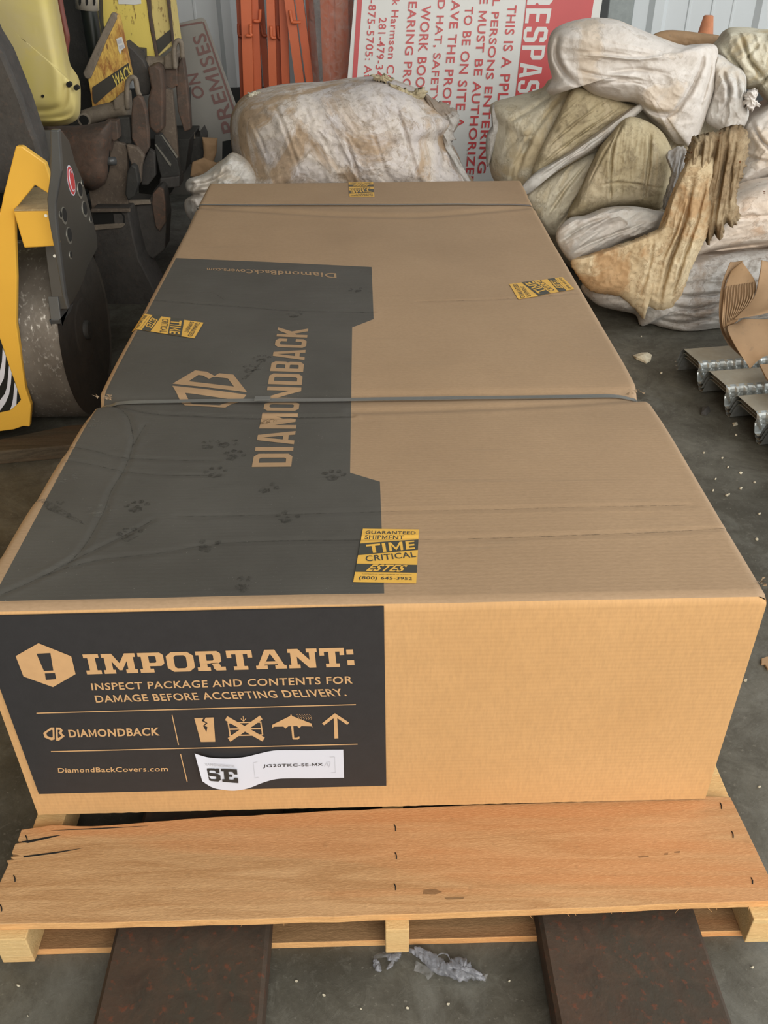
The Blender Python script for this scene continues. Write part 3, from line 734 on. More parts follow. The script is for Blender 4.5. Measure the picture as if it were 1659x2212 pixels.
# ---- lid lettering
def lid_text(s, q, mat, style, name='lettering', drape=.0006, italic=0.0, parent=None):
    W4 = topw(q); h = homog(W4)
    flat_print(name, text_polys(s, style, italic), mat, parent or bx, lambda u, v: (*h(u, v), ZT), drape)
def px_polys_lid(name, polys, mat, drape=.0006, parent=None):
    P = [[tuple(at(a, b, 'z', ZT)[:2]) for a, b in p] for p in polys]
    return flat_print(name, P, mat, parent or bx, lidf, drape)
lid_text('DIAMONDBACK', [(629, 1009), (666, 712), (601, 709), (544, 1010)], M['tan_dusty'], 'cond')
lid_text('DiamondBackCovers.com', [(726, 591.5), (447, 578), (447, 585), (727, 602.5)], M['tan_dusty'], 'bold')
def Z(pts, ox, oy, s): return [(ox+a/s, oy+b/s) for a, b in pts]
LO = ringp([(245, 500), (615, 300), (805, 322), (930, 385), (1005, 345), (1235, 365), (1455, 620)], [(505, 465), (665, 370), (740, 378), (838, 430), (915, 398), (1145, 422), (1245, 542)])
LO += ringp([(240, 530), (1445, 648), (1100, 884), (440, 838)], [(445, 630), (1210, 695), (1010, 840), (575, 812)])
px_polys_lid('emblem', [Z(p, 340, 760, 7.54) for p in LO], M['tan_dusty'])
# ---- paw prints and smears in the dust
rp_ = random.Random(11)
def blob(cx, cy, a, b, th, n=12, seed=0):
    r = random.Random(seed)
    return [(cx+a*math.cos(t)*math.cos(th)*(w := 1+r.uniform(-.25, .25))-b*math.sin(t)*math.sin(th)*w, cy+a*math.cos(t)*math.sin(th)*w+b*math.sin(t)*math.cos(th)*w) for t in np.linspace(0, 2*math.pi, n+1)[:-1]]
paws = [(635, 682), (565, 776), (540, 797), (490, 958), (455, 962), (505, 985), (465, 1022), (575, 1055), (720, 1028), (620, 1118), (450, 1180), (200, 915), (142, 1032), (212, 1105), (295, 1095), (280, 1155), (770, 628), (525, 1265)]
for k, (x, y) in enumerate(paws):
    c = at(x, y, 'z', ZT)[:2]; th = rp_.uniform(-.6, .6); P = []
    ct, st = math.cos(th), math.sin(th)
    def loc(u, v): return (c[0]+u*ct-v*st, c[1]+u*st+v*ct)
    P.append(blob(*loc(0, -.008), .0115, .010, th, 12, k))
    for j, (u, v) in enumerate(((-.016, .004), (-.0065, .014), (.0065, .0145), (.017, .005))):
        if rp_.random() < .85: P.append(blob(*loc(u, v), .0052, .006, th, 9, k*7+j))
    flat_print('paw_print', P, M['smudge'] if k not in (11, 12, 13) else M['smudge_light'], bx, lidf, .0005)
px_polys_lid('dust_smear', [Z([(440, 1000), (500, 985), (560, 1010), (720, 1110), (860, 1200), (895, 1245), (800, 1210), (620, 1130), (500, 1080)], 0, 880, 4.88), Z([(590, 990), (650, 980), (690, 1000), (650, 1030), (600, 1020)], 0, 880, 4.88)], M['smudge'], .0005)
px_polys_lid('dust_smear', [[(520, 818), (545, 800), (562, 783), (570, 778), (556, 796), (530, 818)]], M['smudge'], .0005)
px_polys_lid('dust_smear', [Z([(370, 975), (480, 965), (470, 1000), (420, 1010)], 0, 880, 4.88)], M['smudge_light'], .0005)

# ---- front face lettering
YFace = -.0105
def fface(px, off=0.0): return at(px[0], px[1], 'y', YFace-off)
def front_print(name, polys, mat, off, parent=None):
    """polygons in photo pixels laid on the front face plane"""
    if len(polys) > 1 and name == 'rule_line':
        for p in polys: front_print(name, [p], mat, off, parent)
        return
    P = [[tuple(fface(q, off)[[0, 2]]) for q in p] for p in polys]
    return flat_print(name, P, mat, parent or bx, lambda u, v: (u, YFace-off, v), None, (0, -1, 0))
def front_text(s, q, mat, style, off=.0009, parent=None, name='lettering', italic=0.0):
    W4 = [tuple(fface(p, off)[[0, 2]]) for p in q]; h = homog(W4)
    return flat_print(name, text_polys(s, style, italic), mat, parent or bx, lambda u, v: (h(u, v)[0], YFace-off, h(u, v)[1]), None, (0, -1, 0))
S6 = lambda pts: Z(pts, 0, 1280, 1.929)
panel = S6([(-110, 103), (1600, 62), (1610, 805), (162, 840)])
pan = [fface(p) for p in panel]
prism('printed_panel', [tuple(p) for p in pan], (0, .0035, 0), M['ink'], bx, 0)
front_text('IMPORTANT:', S6([(363, 341), (1478, 308), (1470, 229), (343, 258)]), M['tan_print'], 'slab')
front_text('INSPECT PACKAGE AND CONTENTS FOR', S6([(383, 408), (1470, 379), (1468, 348), (378, 378)]), M['tan_print'], 'bold')
front_text('DAMAGE BEFORE ACCEPTING DELIVERY.', S6([(401, 459), (1446, 431), (1430, 400), (393, 429)]), M['tan_print'], 'bold')
front_text('DIAMONDBACK', S6([(290, 604), (666, 596), (664, 562), (283, 572)]), M['tan_print'], 'heavy')
front_text('DiamondBackCovers.com', S6([(243, 751), (700, 745), (699, 724), (241, 731)]), M['tan_print'], 'bold')
front_print('emblem', [S6([(65, 265), (160, 211), (297, 266), (315, 340), (221, 394), (98, 350)])], M['tan_print'], .0009)
front_print('exclamation_mark', [S6([(152, 255), (210, 252), (222, 325), (183, 327)]), S6([(187, 337), (229, 335), (234, 361), (191, 364)])], M['ink'], .0012)
def line_poly(a, b, w):
    a = np.array(a, float); b = np.array(b, float); d = (b-a)/np.linalg.norm(b-a); n_ = np.array([-d[1], d[0]])*w/2
    return [tuple(a+n_), tuple(b+n_), tuple(b-n_), tuple(a-n_)]
front_print('rule_line', [S6(line_poly((152, 503), (1483, 467), 4)), S6(line_poly((212, 663), (1490, 632), 4)), S6(line_poly((717, 510), (744, 635), 4)), S6(line_poly((752, 672), (780, 788), 4))], M['tan_print'], .0009)
# small emblem
lg = ringp([(180, 585), (212, 562), (226, 562), (228, 612), (214, 616), (186, 604)], [(193, 585), (214, 572), (219, 573), (220, 602), (213, 604), (196, 597)])
lg += ringp([(232, 562), (252, 563), (262, 575), (256, 585), (270, 598), (246, 617), (234, 617)], [(240, 572), (248, 572), (251, 577), (243, 584), (256, 597), (244, 606), (241, 604)])
front_print('emblem', [S6(p) for p in lg], M['tan_print'], .0009)
# handling symbols (zoom of 360,1520 at 3.77)
S7 = lambda pts: Z(pts, 360, 1520, 3.77)
front_print('handling_symbol', [S7([(225, 118), (300, 116), (285, 140), (318, 158), (296, 180), (324, 232), (332, 190), (308, 180), (334, 158), (304, 138), (318, 114), (382, 112), (396, 310), (278, 312)])], M['tan_print'], .0009)
cr = [line_poly((484, 118), (790, 292), 38), line_poly((770, 112), (508, 295), 38), line_poly((496, 157), (772, 150), 10), line_poly((504, 208), (778, 203), 12), line_poly((510, 260), (782, 254), 10),
      line_poly((500, 152), (518, 264), 11), line_poly((766, 148), (782, 258), 11), line_poly((622, 100), (626, 142), 5), line_poly((604, 122), (627, 144), 6), line_poly((646, 120), (627, 144), 6)]
for k, p in enumerate(cr): front_print('handling_symbol', [S7(p)], M['tan_print'], .0009+.00002*k)
um = [[(858, 203), (860, 172), (1006, 100), (1008, 90), (1018, 90), (1020, 100), (1180, 162), (1187, 195), (1178, 185), (1098, 182), (1080, 200), (1062, 182), (992, 183), (968, 202), (950, 186), (872, 188)],
      [(1013, 184), (1031, 184), (1039, 278), (1066, 276), (1068, 267), (1082, 267), (1082, 282), (1070, 292), (1030, 292), (1024, 284)]]
front_print('handling_symbol', [S7(p) for p in um], M['tan_print'], .0009)
front_print('handling_symbol', [S7(line_poly((1060+i*20+j*5, 92+j*12), (1068+i*20+j*5, 84+j*12), 3)) for i in range(6) for j in range(4) if i+j*.2 < 6], M['tan_print'], .0009)
front_print('handling_symbol', [S7([(1265, 160), (1370, 78), (1487, 155), (1470, 172), (1389, 118), (1398, 282), (1367, 284), (1360, 118), (1282, 176)])], M['tan_print'], .0009)
# white label, curling away from the board at the left
lt_top = S7([(228, 405), (330, 436), (450, 446), (560, 443), (650, 432), (760, 405), (870, 383), (1000, 379), (1150, 380), (1300, 376), (1438, 375)])
lt_bot = S7([(290, 632), (380, 685), (500, 706), (590, 704), (680, 684), (780, 645), (890, 615), (1010, 608), (1160, 608), (1310, 606), (1444, 604)])
V = []; F = []; n = len(lt_top)
dep = [.010, .006, .0045, .004, .003, .002, .0014, .0011, .001, .001, .001]
tp = smooth_path([np.array([*p, d]) for p, d in zip(lt_top, dep)], 5); bt = smooth_path([np.array([*p, d]) for p, d in zip(lt_bot, dep)], 5)
for a, b in zip(tp, bt):
    for t in (0, .33, .66, 1):
        q = a*(1-t)+b*t; P0 = at(q[0], q[1], 'y', YFace-.0008-q[2]); V.append(P0)
for i in range(len(tp)-1):
    for k in range(3): F.append((i*4+k, i*4+k+1, (i+1)*4+k+1, (i+1)*4+k))
lab = mesh_obj('white_sticker', V, F, M['white_label'], bx, True)
def label_text(s, q, mat, style, d):
    h = homog([tuple(S7([p])[0]) for p in q]); o = .0008+d
    flat_print('lettering', text_polys(s, style), mat, lab, lambda u, v: tuple(at(*h(u, v), 'y', YFace-o)), None, (0, -1, 0))
label_text('SE', [(322, 628), (585, 648), (572, 538), (312, 526)], M['label_black'], 'slab', .0068)
label_text('DIAMONDBACK', [(300, 503), (555, 524), (555, 504), (298, 484)], M['label_grey'], 'reg', .0072)
label_text('JG20TKC-SE-MX', [(783, 527), (1274, 513), (1272, 485), (785, 496)], M['label_black'], 'med', .0024)
label_text('/1)', [(1276, 530), (1328, 520), (1336, 470), (1300, 474)], M['label_grey'], 'reg', .0024)
br = [line_poly((740, 474), (705, 484), 2), line_poly((705, 484), (720, 608), 2), line_poly((720, 608), (748, 601), 2), line_poly((1328, 436), (1368, 434), 2), line_poly((1368, 434), (1374, 562), 2), line_poly((1374, 562), (1340, 563), 2)]
for p in br: flat_print('bracket_line', [S7(p)], M['label_grey'], lab, lambda u, v: tuple(at(u, v, 'y', YFace-.0008-(.0036 if u < 560 else .0022))), None, (0, -1, 0))

# ---- thin dark lines laid along the narrower creases
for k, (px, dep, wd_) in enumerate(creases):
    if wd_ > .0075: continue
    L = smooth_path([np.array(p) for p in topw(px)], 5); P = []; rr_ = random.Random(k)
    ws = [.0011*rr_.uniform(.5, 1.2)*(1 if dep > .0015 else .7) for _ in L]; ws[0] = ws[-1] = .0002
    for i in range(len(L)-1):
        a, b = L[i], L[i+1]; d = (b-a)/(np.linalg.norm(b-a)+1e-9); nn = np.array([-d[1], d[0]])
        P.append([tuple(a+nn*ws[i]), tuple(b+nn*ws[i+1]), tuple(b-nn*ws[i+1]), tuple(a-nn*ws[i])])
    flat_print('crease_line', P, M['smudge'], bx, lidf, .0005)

# ---- four yellow shipping labels on the lid
def sticker(q, label, lift=0.0, ph=(800,)):
    W4 = topw(q); h = homog(W4)           # q: BL BR TR TL in the label's own reading frame
    L3 = lambda u, v: (*h(u, v), ZT)
    s = flat_print('shipping_sticker', [poly_rect(0, 0, 1, 1)], M['yellow_label'], bx, L3, .0014)
    s['label'] = label
    def P(polys, mat, o): flat_print('lettering' if mat is not None else '', polys, mat, s, L3, o)
    P([[(0, .47), (1, .59), (1, .80), (0, .69)]], M['yellow_label_ink'], .0018)
    P([[(0, .17), (1, .175), (1, .315), (0, .315)]], M['yellow_label_ink'], .0018)
    def T(t_, quad, mat, st_, o, it=0.0):
        hh = homog(quad); P([[hh(a, b) for a, b in p] for p in text_polys(t_, st_, it)], mat, o)
    I, Yl = M['yellow_label_ink'], M['yellow_label']
    T('GUARANTEED', [(.06, .885), (.945, .885), (.945, .955), (.06, .955)], I, 'bold', .0018)
    T('SHIPMENT', [(.06, .795), (.745, .80), (.745, .865), (.06, .86)], I, 'bold', .0018)
    T('TIME', [(.16, .50), (.95, .605), (.93, .765), (.10, .665)], Yl, 'heavy', .0022)
    T('CRITICAL', [(.15, .355), (.98, .455), (.95, .56), (.12, .46)], I, 'bold', .0018)
    T('ESTES', [(.17, .185), (.83, .180), (.86, .305), (.20, .305)], Yl, 'heavy', .0022, .12)
    T('Contact us with updates or questions', [(.12, .125), (.92, .13), (.92, .148), (.12, .145)], I, 'reg', .0018)
    T('(800) 645-3952', [(.08, .03), (.93, .035), (.93, .10), (.08, .10)], I, 'bold', .0018)
sticker([(763, 1259), (899, 1261), (905, 1146), (784, 1144)], 'yellow and black label lying square near the front edge of the lid')
sticker([(1241, 625), (1215, 599), (1100, 615), (1120, 648)], 'yellow and black label askew near the right edge of the lid')
sticker([(308, 677), (283, 709), (420, 732), (440, 698)], 'yellow and black label overlapping the left edge of the lid')
sticker([(806, 393), (753, 393), (755, 424.5), (809, 425)], 'yellow and black label upside down at the far end of the lid')

# ---- straps
def strap(name, label, ptsz, width, rise, yv_side):
    """flat band over the lid, down both sides and under the box"""
    th = .0011; loop = []
    L = smooth_path([np.array([*p, r]) for p, r in zip(topw(ptsz), rise)], 14)
    for p in L: loop.append((p[0], p[1], float(lid_z(np.array([p[0]]), np.array([p[1]]))[0])+.0014+p[2]))
    y1 = loop[-1][1]; y0 = loop[0][1]; xR = float(xr(y1))+.0015; xL = float(xl(y0))-.0015
    zb_ = ZP-.0010
    loop += [(xR, y1, loop[-1][2]-.014), (xR, y1, zb_), (xR-.05, y1, zb_), (xL+.05, y0, zb_), (xL, y0, zb_), (xL, y0, loop[0][2]-.014)]
    V = []; F = []; n = len(loop)
    C = np.array([.57, 0, .33])
    for (x, y, z) in loop:
        nx = np.array([x-C[0], 0, (z-C[2])*3]); nx /= np.linalg.norm(nx)
        for dy, dn in ((-width/2, 0), (width/2, 0), (width/2, th), (-width/2, th)):
            V.append((x+nx[0]*dn, y+dy, z+nx[2]*dn))
    for i in range(n):
        j = (i+1) % n
        for k in range(4): F.append((i*4+k, i*4+(k+1) % 4, j*4+(k+1) % 4, j*4+k))
    o = mesh_obj(name, V, F, M['strap'], None, False)
    return tag(o, label, 'strap', 'straps around the box')
s1 = strap('plastic_strap', 'dark plastic strap biting into the middle of the box lid', [(214, 859), (240, 862), (330, 862), (560, 861), (760, 860), (1100, 855), (1340, 850), (1376, 852)], .0125, [.001, .002, .004, .0045, .004, .004, .003, .001], None)
s2 = strap('plastic_strap', 'dark plastic strap across the far end of the box lid', [(424, 441), (520, 442), (660, 441), (800, 441), (950, 441), (1080, 441), (1146, 442)], .0125, [.001, .002, .003, .003, .003, .002, .001], None)
c = at(567, 861, 'z', ZT+.004)
box('seal', (c[0]-.016, c[1]-.008, c[2]-.001), (c[0]+.016, c[1]+.008, c[2]+.0015), M['strap'], s1, .0004)

# ================================================================== FORKS
for i, (a, b, lb) in enumerate(((.163, .405, 'rusty brown steel fork blade under the left half of the pallet'), (.830, 1.080, 'rusty brown steel fork blade under the right half of the pallet'))):
    # tapering blade with bevelled flanks
    def sec(y, ztop, zbot, x0, x1): return [(x0, y, zbot), (x1, y, zbot), (x1, y, ztop-.006), (x1-.006, y, ztop), (x0+.006, y, ztop), (x0, y, ztop-.006)]
    S = [sec(-1.7, .062, .004, a-.002, b+.002), sec(-.2, .060, .012, a, b), sec(.5, .058, .022, a, b), sec(.95, .056, .036, a+.02, b-.02), sec(1.0, .052, .042, a+.06, b-.06)]
    V = [p for s_ in S for p in s_]; F = []
    for k in range(len(S)-1):
        for q in range(6): F.append((k*6+q, k*6+(q+1) % 6, (k+1)*6+(q+1) % 6, (k+1)*6+q))
    F.append((5, 4, 3, 2, 1, 0)); F.append(tuple(range((len(S)-1)*6, len(S)*6)))
    tag(mesh_obj('fork_blade', V, F, M['fork']), lb, 'fork', 'fork blades lifting the pallet')

# ================================================================== PLASTIC FILM ON THE FLOOR
def film_sheet(name, rows, label, zamp=.012, seed=1, mat=None):
    """rows: lists of pixels, draped just over the floor with crumples"""
    nr = len(rows); G = []
    for r in rows: G.append(smooth_path([np.array(p, float) for p in r], 8))
    G = [np.array(g) for g in G]; H = []
    for k in range(nr-1):
        for j in range(6): H.append(G[k]*(1-j/6)+G[k+1]*(j/6))
    H.append(G[-1]); H = np.array(H); a, b, _ = H.shape
    base = np.array([[at(H[i, j, 0], H[i, j, 1], 'z', .006) for j in range(b)] for i in range(a)])
    nn = fbm(base[..., 0]*60, base[..., 1]*60, base[..., 0]*0, seed, 3); base[..., 2] += np.abs(nn)*zamp*2
    base[..., 0] += fbm(base[..., 0]*70+5, base[..., 1]*70, base[..., 0]*0, seed+3, 2)*.004
    V = base.reshape(-1, 3); F = [(i*b+j, i*b+j+1, (i+1)*b+j+1, (i+1)*b+j) for i in range(a-1) for j in range(b-1)]
    o = mesh_obj(name, V, F, mat or M['film'], None, True)
    return tag(o, label, 'plastic film') if label else o
f1 = thing('plastic_film', 'crumpled clear plastic film on the floor right of the middle stringer', 'plastic film', tuple(at(960, 2085, 'z', 0)))
def film_rope(name, px, r0, seed, parent, z=.008):
    P = smooth_path([at(a, b, 'z', z) for a, b in px], 14); n = len(P); sg_ = 14; V = []; F = []
    for i, p in enumerate(P):
        t = P[min(i+1, n-1)]-P[max(i-1, 0)]; t /= np.linalg.norm(t)+1e-9; a = np.cross(t, [0, 0, 1.]); b = np.cross(t, a)
        e = math.sin(math.pi*min(1, (i+1.5)/(n+1)))**.5
        for k in range(sg_):
            th = 2*math.pi*k/sg_+i*.12
            rr = r0*e*(1+.55*float(vnoise(np.array([math.cos(2*math.pi*k/sg_)*1.9]), np.array([i*.30]), np.array([math.sin(2*math.pi*k/sg_)*1.9]), seed)[0]))
            q = p+rr*(math.cos(th)*a+math.sin(th)*b*.7); q[2] = max(q[2], .001); V.append(q)
    for i in range(n-1):
        for k in range(sg_): F.append((i*sg_+k, i*sg_+(k+1) % sg_, (i+1)*sg_+(k+1) % sg_, (i+1)*sg_+k))
    return mesh_obj(name, V, F, M['film'], parent, True)
film_rope('twisted_strand', [(884, 2050), (905, 2060), (935, 2082), (965, 2098), (1000, 2106), (1030, 2108), (1048, 2116)], .0085, 3, f1)
film_rope('twisted_strand', [(895, 2046), (920, 2058), (945, 2074), (960, 2086), (985, 2088), (1015, 2096), (1042, 2106)], .0065, 8, f1, .012)
film_rope('twisted_strand', [(972, 2078), (990, 2078), (1005, 2084), (1016, 2092)], .008, 11, f1, .010)
film_rope('loop', [(942, 2068), (952, 2060), (966, 2062), (972, 2074)], .0012, 12, f1, .012)
for k, rows in enumerate(([[(900, 2074), (915, 2084), (930, 2090), (944, 2096)], [(898, 2090), (908, 2098), (922, 2104), (940, 2098)], [(896, 2098), (914, 2106), (926, 2118), (936, 2104)]],
                          [[(1036, 2108), (1044, 2104), (1052, 2108)], [(1040, 2114), (1048, 2114), (1056, 2106)], [(1048, 2122), (1051, 2122), (1055, 2116)]])):
    fl2 = film_sheet('loose_flap', rows, None, .004, 5+k, M['film_clear'])
    fl2.parent = f1; fl2.location = fl2.location-f1.location
f3 = thing('plastic_film', 'small scrap of clear film left of the middle stringer', 'plastic film', tuple(at(830, 2075, 'z', 0)))
film_rope('twisted_strand', [(806, 2074), (812, 2078), (816, 2090), (824, 2098)], .005, 21, f3)
film_rope('twisted_strand', [(838, 2062), (846, 2070), (858, 2064), (866, 2056)], .006, 22, f3)
film_rope('twisted_strand', [(852, 2072), (845, 2084), (835, 2094)], .003, 23, f3)
fl3 = film_sheet('loose_flap', [[(806, 2070), (820, 2058), (840, 2056), (860, 2056)], [(806, 2076), (820, 2072), (835, 2070), (856, 2066)]], None, .004, 9, M['film_clear'])
fl3.parent = f3; fl3.location = fl3.location-f3.location

# ================================================================== GALVANISED DECK SHEETS
dk_dir = np.array([.990, .135, 0]); dk_dir /= np.linalg.norm(dk_dir); dk_perp = np.array([dk_dir[1], -dk_dir[0], 0])  # toward the camera
o0 = np.array([1.690, 1.885, 0]); pitch = .186; LEN = 1.9
SP = [(0, .100), (.004, .1035), (.108, .1035), (.116, .098), (.119, .088), (.121, .075), (.119, .060), (.117, .050), (.122, .032), (.128, .008), (.134, .004), (.148, .004), (.153, .008), (.172, .080), (.182, .098)]
def deck_sheet(dz, dshift, lb, first):
    prf = [(-.040, .004+.0), (-.030, .004), (-.012, .075)]
    for k in range(6): prf += [(k*pitch+a, b) for a, b in SP]
    prf += [(6*pitch, .1035)]
    ns = 150; V = []; F = []; npf = len(prf); th = .0012
    us = list(np.linspace(0, .62, 125))+list(np.linspace(.64, LEN, 12))
    for u in us:
        for (a, b) in prf:
            w = a % pitch; e = 0
            if .107 < w < .122 and .045 < b < .1:      # embossed dimples on the front web
                e = .0075*max(0, math.sin(2*math.pi*u/.031))**.8*(1 if .055 < b < .092 else .35)
            p = o0+dk_dir*(u+dshift+.03*a)+dk_perp*(a+e); V.append((p[0], p[1], b*(.66)+dz))
    nu = len(us)
    for i in range(nu-1):
        for k in range(npf-1): F.append((i*npf+k, i*npf+k+1, (i+1)*npf+k+1, (i+1)*npf+k))
    V2 = [(x, y, z-th) for x, y, z in V]; nV = len(V); F2 = [tuple(nV+q for q in f[::-1]) for f in F]
    Fe = [(k+1, k, nV+k, nV+k+1) for k in range(npf-1)]
    o = mesh_obj('deck_sheet', V+V2, F+F2+Fe, [M['galv'], M['galv_dust']], None, False)
    for p in o.data.polygons:
        if p.normal.z > .93: p.material_index = 1
    return tag(o, lb, 'metal sheet', 'nested ribbed steel deck sheets')
deck_sheet(.002, .012, 'ribbed galvanised deck sheet, lowest of the nested stack on the floor', False)
deck_sheet(.0175, .006, 'ribbed galvanised deck sheet, middle of the nested stack', False)
deck_sheet(.033, .0, 'ribbed galvanised deck sheet, dusty topmost of the nested stack', True)

# ================================================================== CLOTH
def puff(name, px, Y, T, mat, parent=None, seed=1, amp=.02, wsc=(5, 5), wdir=0.0, folds=(), ctr=None, N=260, K=72, pw=2.4, back=None, fine=.004, lean=0.0, micro=1.0, frag=0.0, zmin=.004, smooth=True, corner=5):
    """a closed stuffed / draped body: outline seen at pixels on plane y=Y, bulging T towards the viewer"""
    C = np.array(px, float)
    pth = np.array(smooth_path(list(C), corner, True)) if smooth else np.array([C[i]*(1-t)+C[(i+1) % len(C)]*t for i in range(len(C)) for t in np.linspace(0, 1, corner, endpoint=False)])
    d = np.r_[0, np.cumsum(np.linalg.norm(np.roll(pth, -1, 0)-pth, axis=1))]
    pc = np.vstack([pth, pth[:1]]); s = np.linspace(0, d[-1], N, endpoint=False)
    B = np.c_[np.interp(s, d, pc[:, 0]), np.interp(s, d, pc[:, 1])]
    if frag:
        th = np.arange(N); JG = frag*np.c_[vnoise(th*.9, th*0., th*0., seed+50), vnoise(th*.9+9, th*0., th*0., seed+51)]
    else: JG = np.zeros((N, 2))
    c = np.array(ctr, float) if ctr else B.mean(0)
    r = 1-np.linspace(0, 1, K)**1.25
    R_ = r[:, None]; PX = c[0]+R_*(B[None, :, 0]-c[0]); PY = c[1]+R_*(B[None, :, 1]-c[1])
    PX = PX+R_**10*JG[None, :, 0]; PY = PY+R_**10*JG[None, :, 1]
    prof = (1-np.clip(R_, 0, 1)**pw)**(1/2.0)
    W0 = at(c[0], c[1], 'y', Y); sc = abs(at(c[0]+100, c[1], 'y', Y)[0]-W0[0])/100
    X = (PX-c[0])*sc; Zz = -(PY-c[1])*sc
    ca, sa = math.cos(wdir), math.sin(wdir); U = (X*ca+Zz*sa); Vv = (-X*sa+Zz*ca)
    wx = fbm(U*2, Vv*2, U*0, seed+9, 3)*.35
    def rdg(f, sd, ox=0):
        v = 1-np.abs(fbm(U*wsc[0]*f+wx*2*f, Vv*wsc[1]*f+wx*f, U*0+seed*.37+ox, seed+sd, 2))*2.6
        return np.sign(v)*np.abs(v)**1.5
    mask = np.clip((1-R_)*7, 0, 1)
    D = T*prof+amp*mask*(.55*rdg(1.0, 0)+.42*rdg(2.3, 5, 3)*micro+.26*rdg(4.6, 9, 6)*micro)+fine*.6*fbm(X*55, Zz*55, X*0, seed+8, 2)*mask
    for fpx, dep, wpx in folds:
        L = smooth_path([np.array(p, float) for p in fpx], 5); DD = np.full_like(PX, 1e9); SS_ = np.zeros_like(PX)
        for q_, (a, b) in enumerate(zip(L[:-1], L[1:])):
            e = b-a; t = np.clip(((PX-a[0])*e[0]+(PY-a[1])*e[1])/(e@e+1e-9), 0, 1)
            dd_ = np.hypot(PX-a[0]-t*e[0], PY-a[1]-t*e[1]); SS_ = np.where(dd_ < DD, (q_+t)/(len(L)-1), SS_); DD = np.minimum(DD, dd_)
        dep = dep*np.sin(np.pi*np.clip(SS_, 0.02, .98))**.7
        DD = DD+2.2*fbm(PX*.05, PY*.05, PX*0, seed+31, 2)
        wpx = wpx*.62; D = D-dep*.9*np.exp(-(DD/wpx)**2)+dep*.30*np.exp(-((DD-2.6*wpx)/(wpx*1.8))**2)
    Yc = Y-D+lean*Zz
    dx = CF[0]+(PX-IW/2)/FPX*CR[0]-(PY-IH/2)/FPX*CU[0]; dy = CF[1]+(PX-IW/2)/FPX*CR[1]-(PY-IH/2)/FPX*CU[1]; dz = CF[2]+(PX-IW/2)/FPX*CR[2]-(PY-IH/2)/FPX*CU[2]
    t = (Yc-CAM[1])/dy; Vx = CAM[0]+t*dx; Vz = np.maximum(CAM[2]+t*dz, zmin)
    V = np.stack([Vx, Yc, Vz], -1).reshape(-1, 3).tolist(); F = []
    for k in range(K-2):
        for i in range(N): F.append((k*N+i, k*N+(i+1) % N, (k+1)*N+(i+1) % N, (k+1)*N+i))
    V = V[:(K-1)*N]; V.append([Vx[-1, 0], Yc[-1, 0], Vz[-1, 0]])
    for i in range(N): F.append(((K-2)*N+i, (K-2)*N+(i+1) % N, (K-1)*N))
    bk = T if back is None else back; nb_ = len(V); prev = 0
    for q, rr in enumerate((.92, .7, .35)):
        ya = bk*math.sqrt(1-rr**2)
        for i in range(N):
            x = Vx[0].mean()+(Vx[0, i]-Vx[0].mean())*rr; z = Vz[0].mean()+(Vz[0, i]-Vz[0].mean())*rr
            V.append([x, Y+lean*float(Zz[0, i])*rr+ya, max(z, zmin)])
        base = nb_+q*N
        for i in range(N): F.append((prev+(i+1) % N, prev+i, base+i, base+(i+1) % N))
        prev = base
    V.append([Vx[0].mean(), Y+bk, max(Vz[0].mean(), zmin)])
    for i in range(N): F.append((prev+(i+1) % N, prev+i, len(V)-1))
    return mesh_obj(name, V, F, mat, parent, True)
def cbun(name, label, cat, *a, group=None, **k):
    return tag(puff(name, *a, **k), label, cat, group)
# -- bundle behind the box
b1 = cbun('cloth_bundle', 'big round bundle of stained whitish quilted cloth behind the box', 'bundle',
    [(512, 470), (510, 400), (505, 350), (498, 300), (498, 255), (510, 225), (530, 205), (570, 190), (625, 180), (700, 176), (760, 168), (820, 165), (870, 178), (915, 198), (950, 225), (985, 250), (990, 270), (975, 300), (990, 335), (1005, 370), (1025, 395), (1030, 470)],
    3.05, .42, M['cl_bundle'], None, 3, .012, (2.2, 6), -1.1,
    [([(591, 225), (612, 270), (650, 378)], .016, 4), ([(545, 265), (562, 300), (582, 352)], .012, 4), ([(748, 300), (760, 335), (777, 392)], .014, 4), ([(850, 215), (870, 270), (885, 320), (906, 392)], .020, 5), ([(800, 270), (820, 330), (837, 385)], .010, 4),
     ([(905, 205), (935, 255), (950, 300), (960, 345), (945, 392)], .024, 7), ([(560, 205), (620, 200), (700, 200)], .008, 6), ([(935, 215), (960, 245), (968, 275)], .02, 6)],
    (745, 320), 300, 80, 3.0, .35, .006)
for pts, sd in (([(535, 205), (550, 197), (565, 198), (578, 205), (575, 218), (560, 222), (555, 230), (545, 220)], 5),):
    puff('torn_tuft', pts, 2.93, .03, M['cl_cream'], b1, sd, .02, (20, 20), 0, N=60, K=16, frag=5)
for pts, sd in (([(838, 180), (860, 185), (880, 195), (895, 205), (890, 218), (870, 215), (850, 200)], 7), ([(800, 165), (830, 162), (850, 172), (830, 178)], 9), ([(862, 200), (885, 200), (910, 190), (920, 200), (900, 225), (880, 222)], 15)):
    puff('torn_tuft', pts, 2.86, .025, M['cl_khaki'], b1, sd, .02, (20, 20), 0, N=60, K=16, frag=6)
cbun('cloth_flap', 'torn hanging cloth flap at the right side of the big round bundle', 'cloth', [(915, 200), (940, 215), (958, 222), (985, 240), (992, 262), (975, 275), (985, 300), (975, 310), (985, 345), (1000, 375), (1020, 400), (985, 400), (968, 350), (955, 300), (935, 250)], 2.88, .03, M['cl_grey'], None, 21, .03, (4, 16), -1.0, frag=4, N=160, K=40)
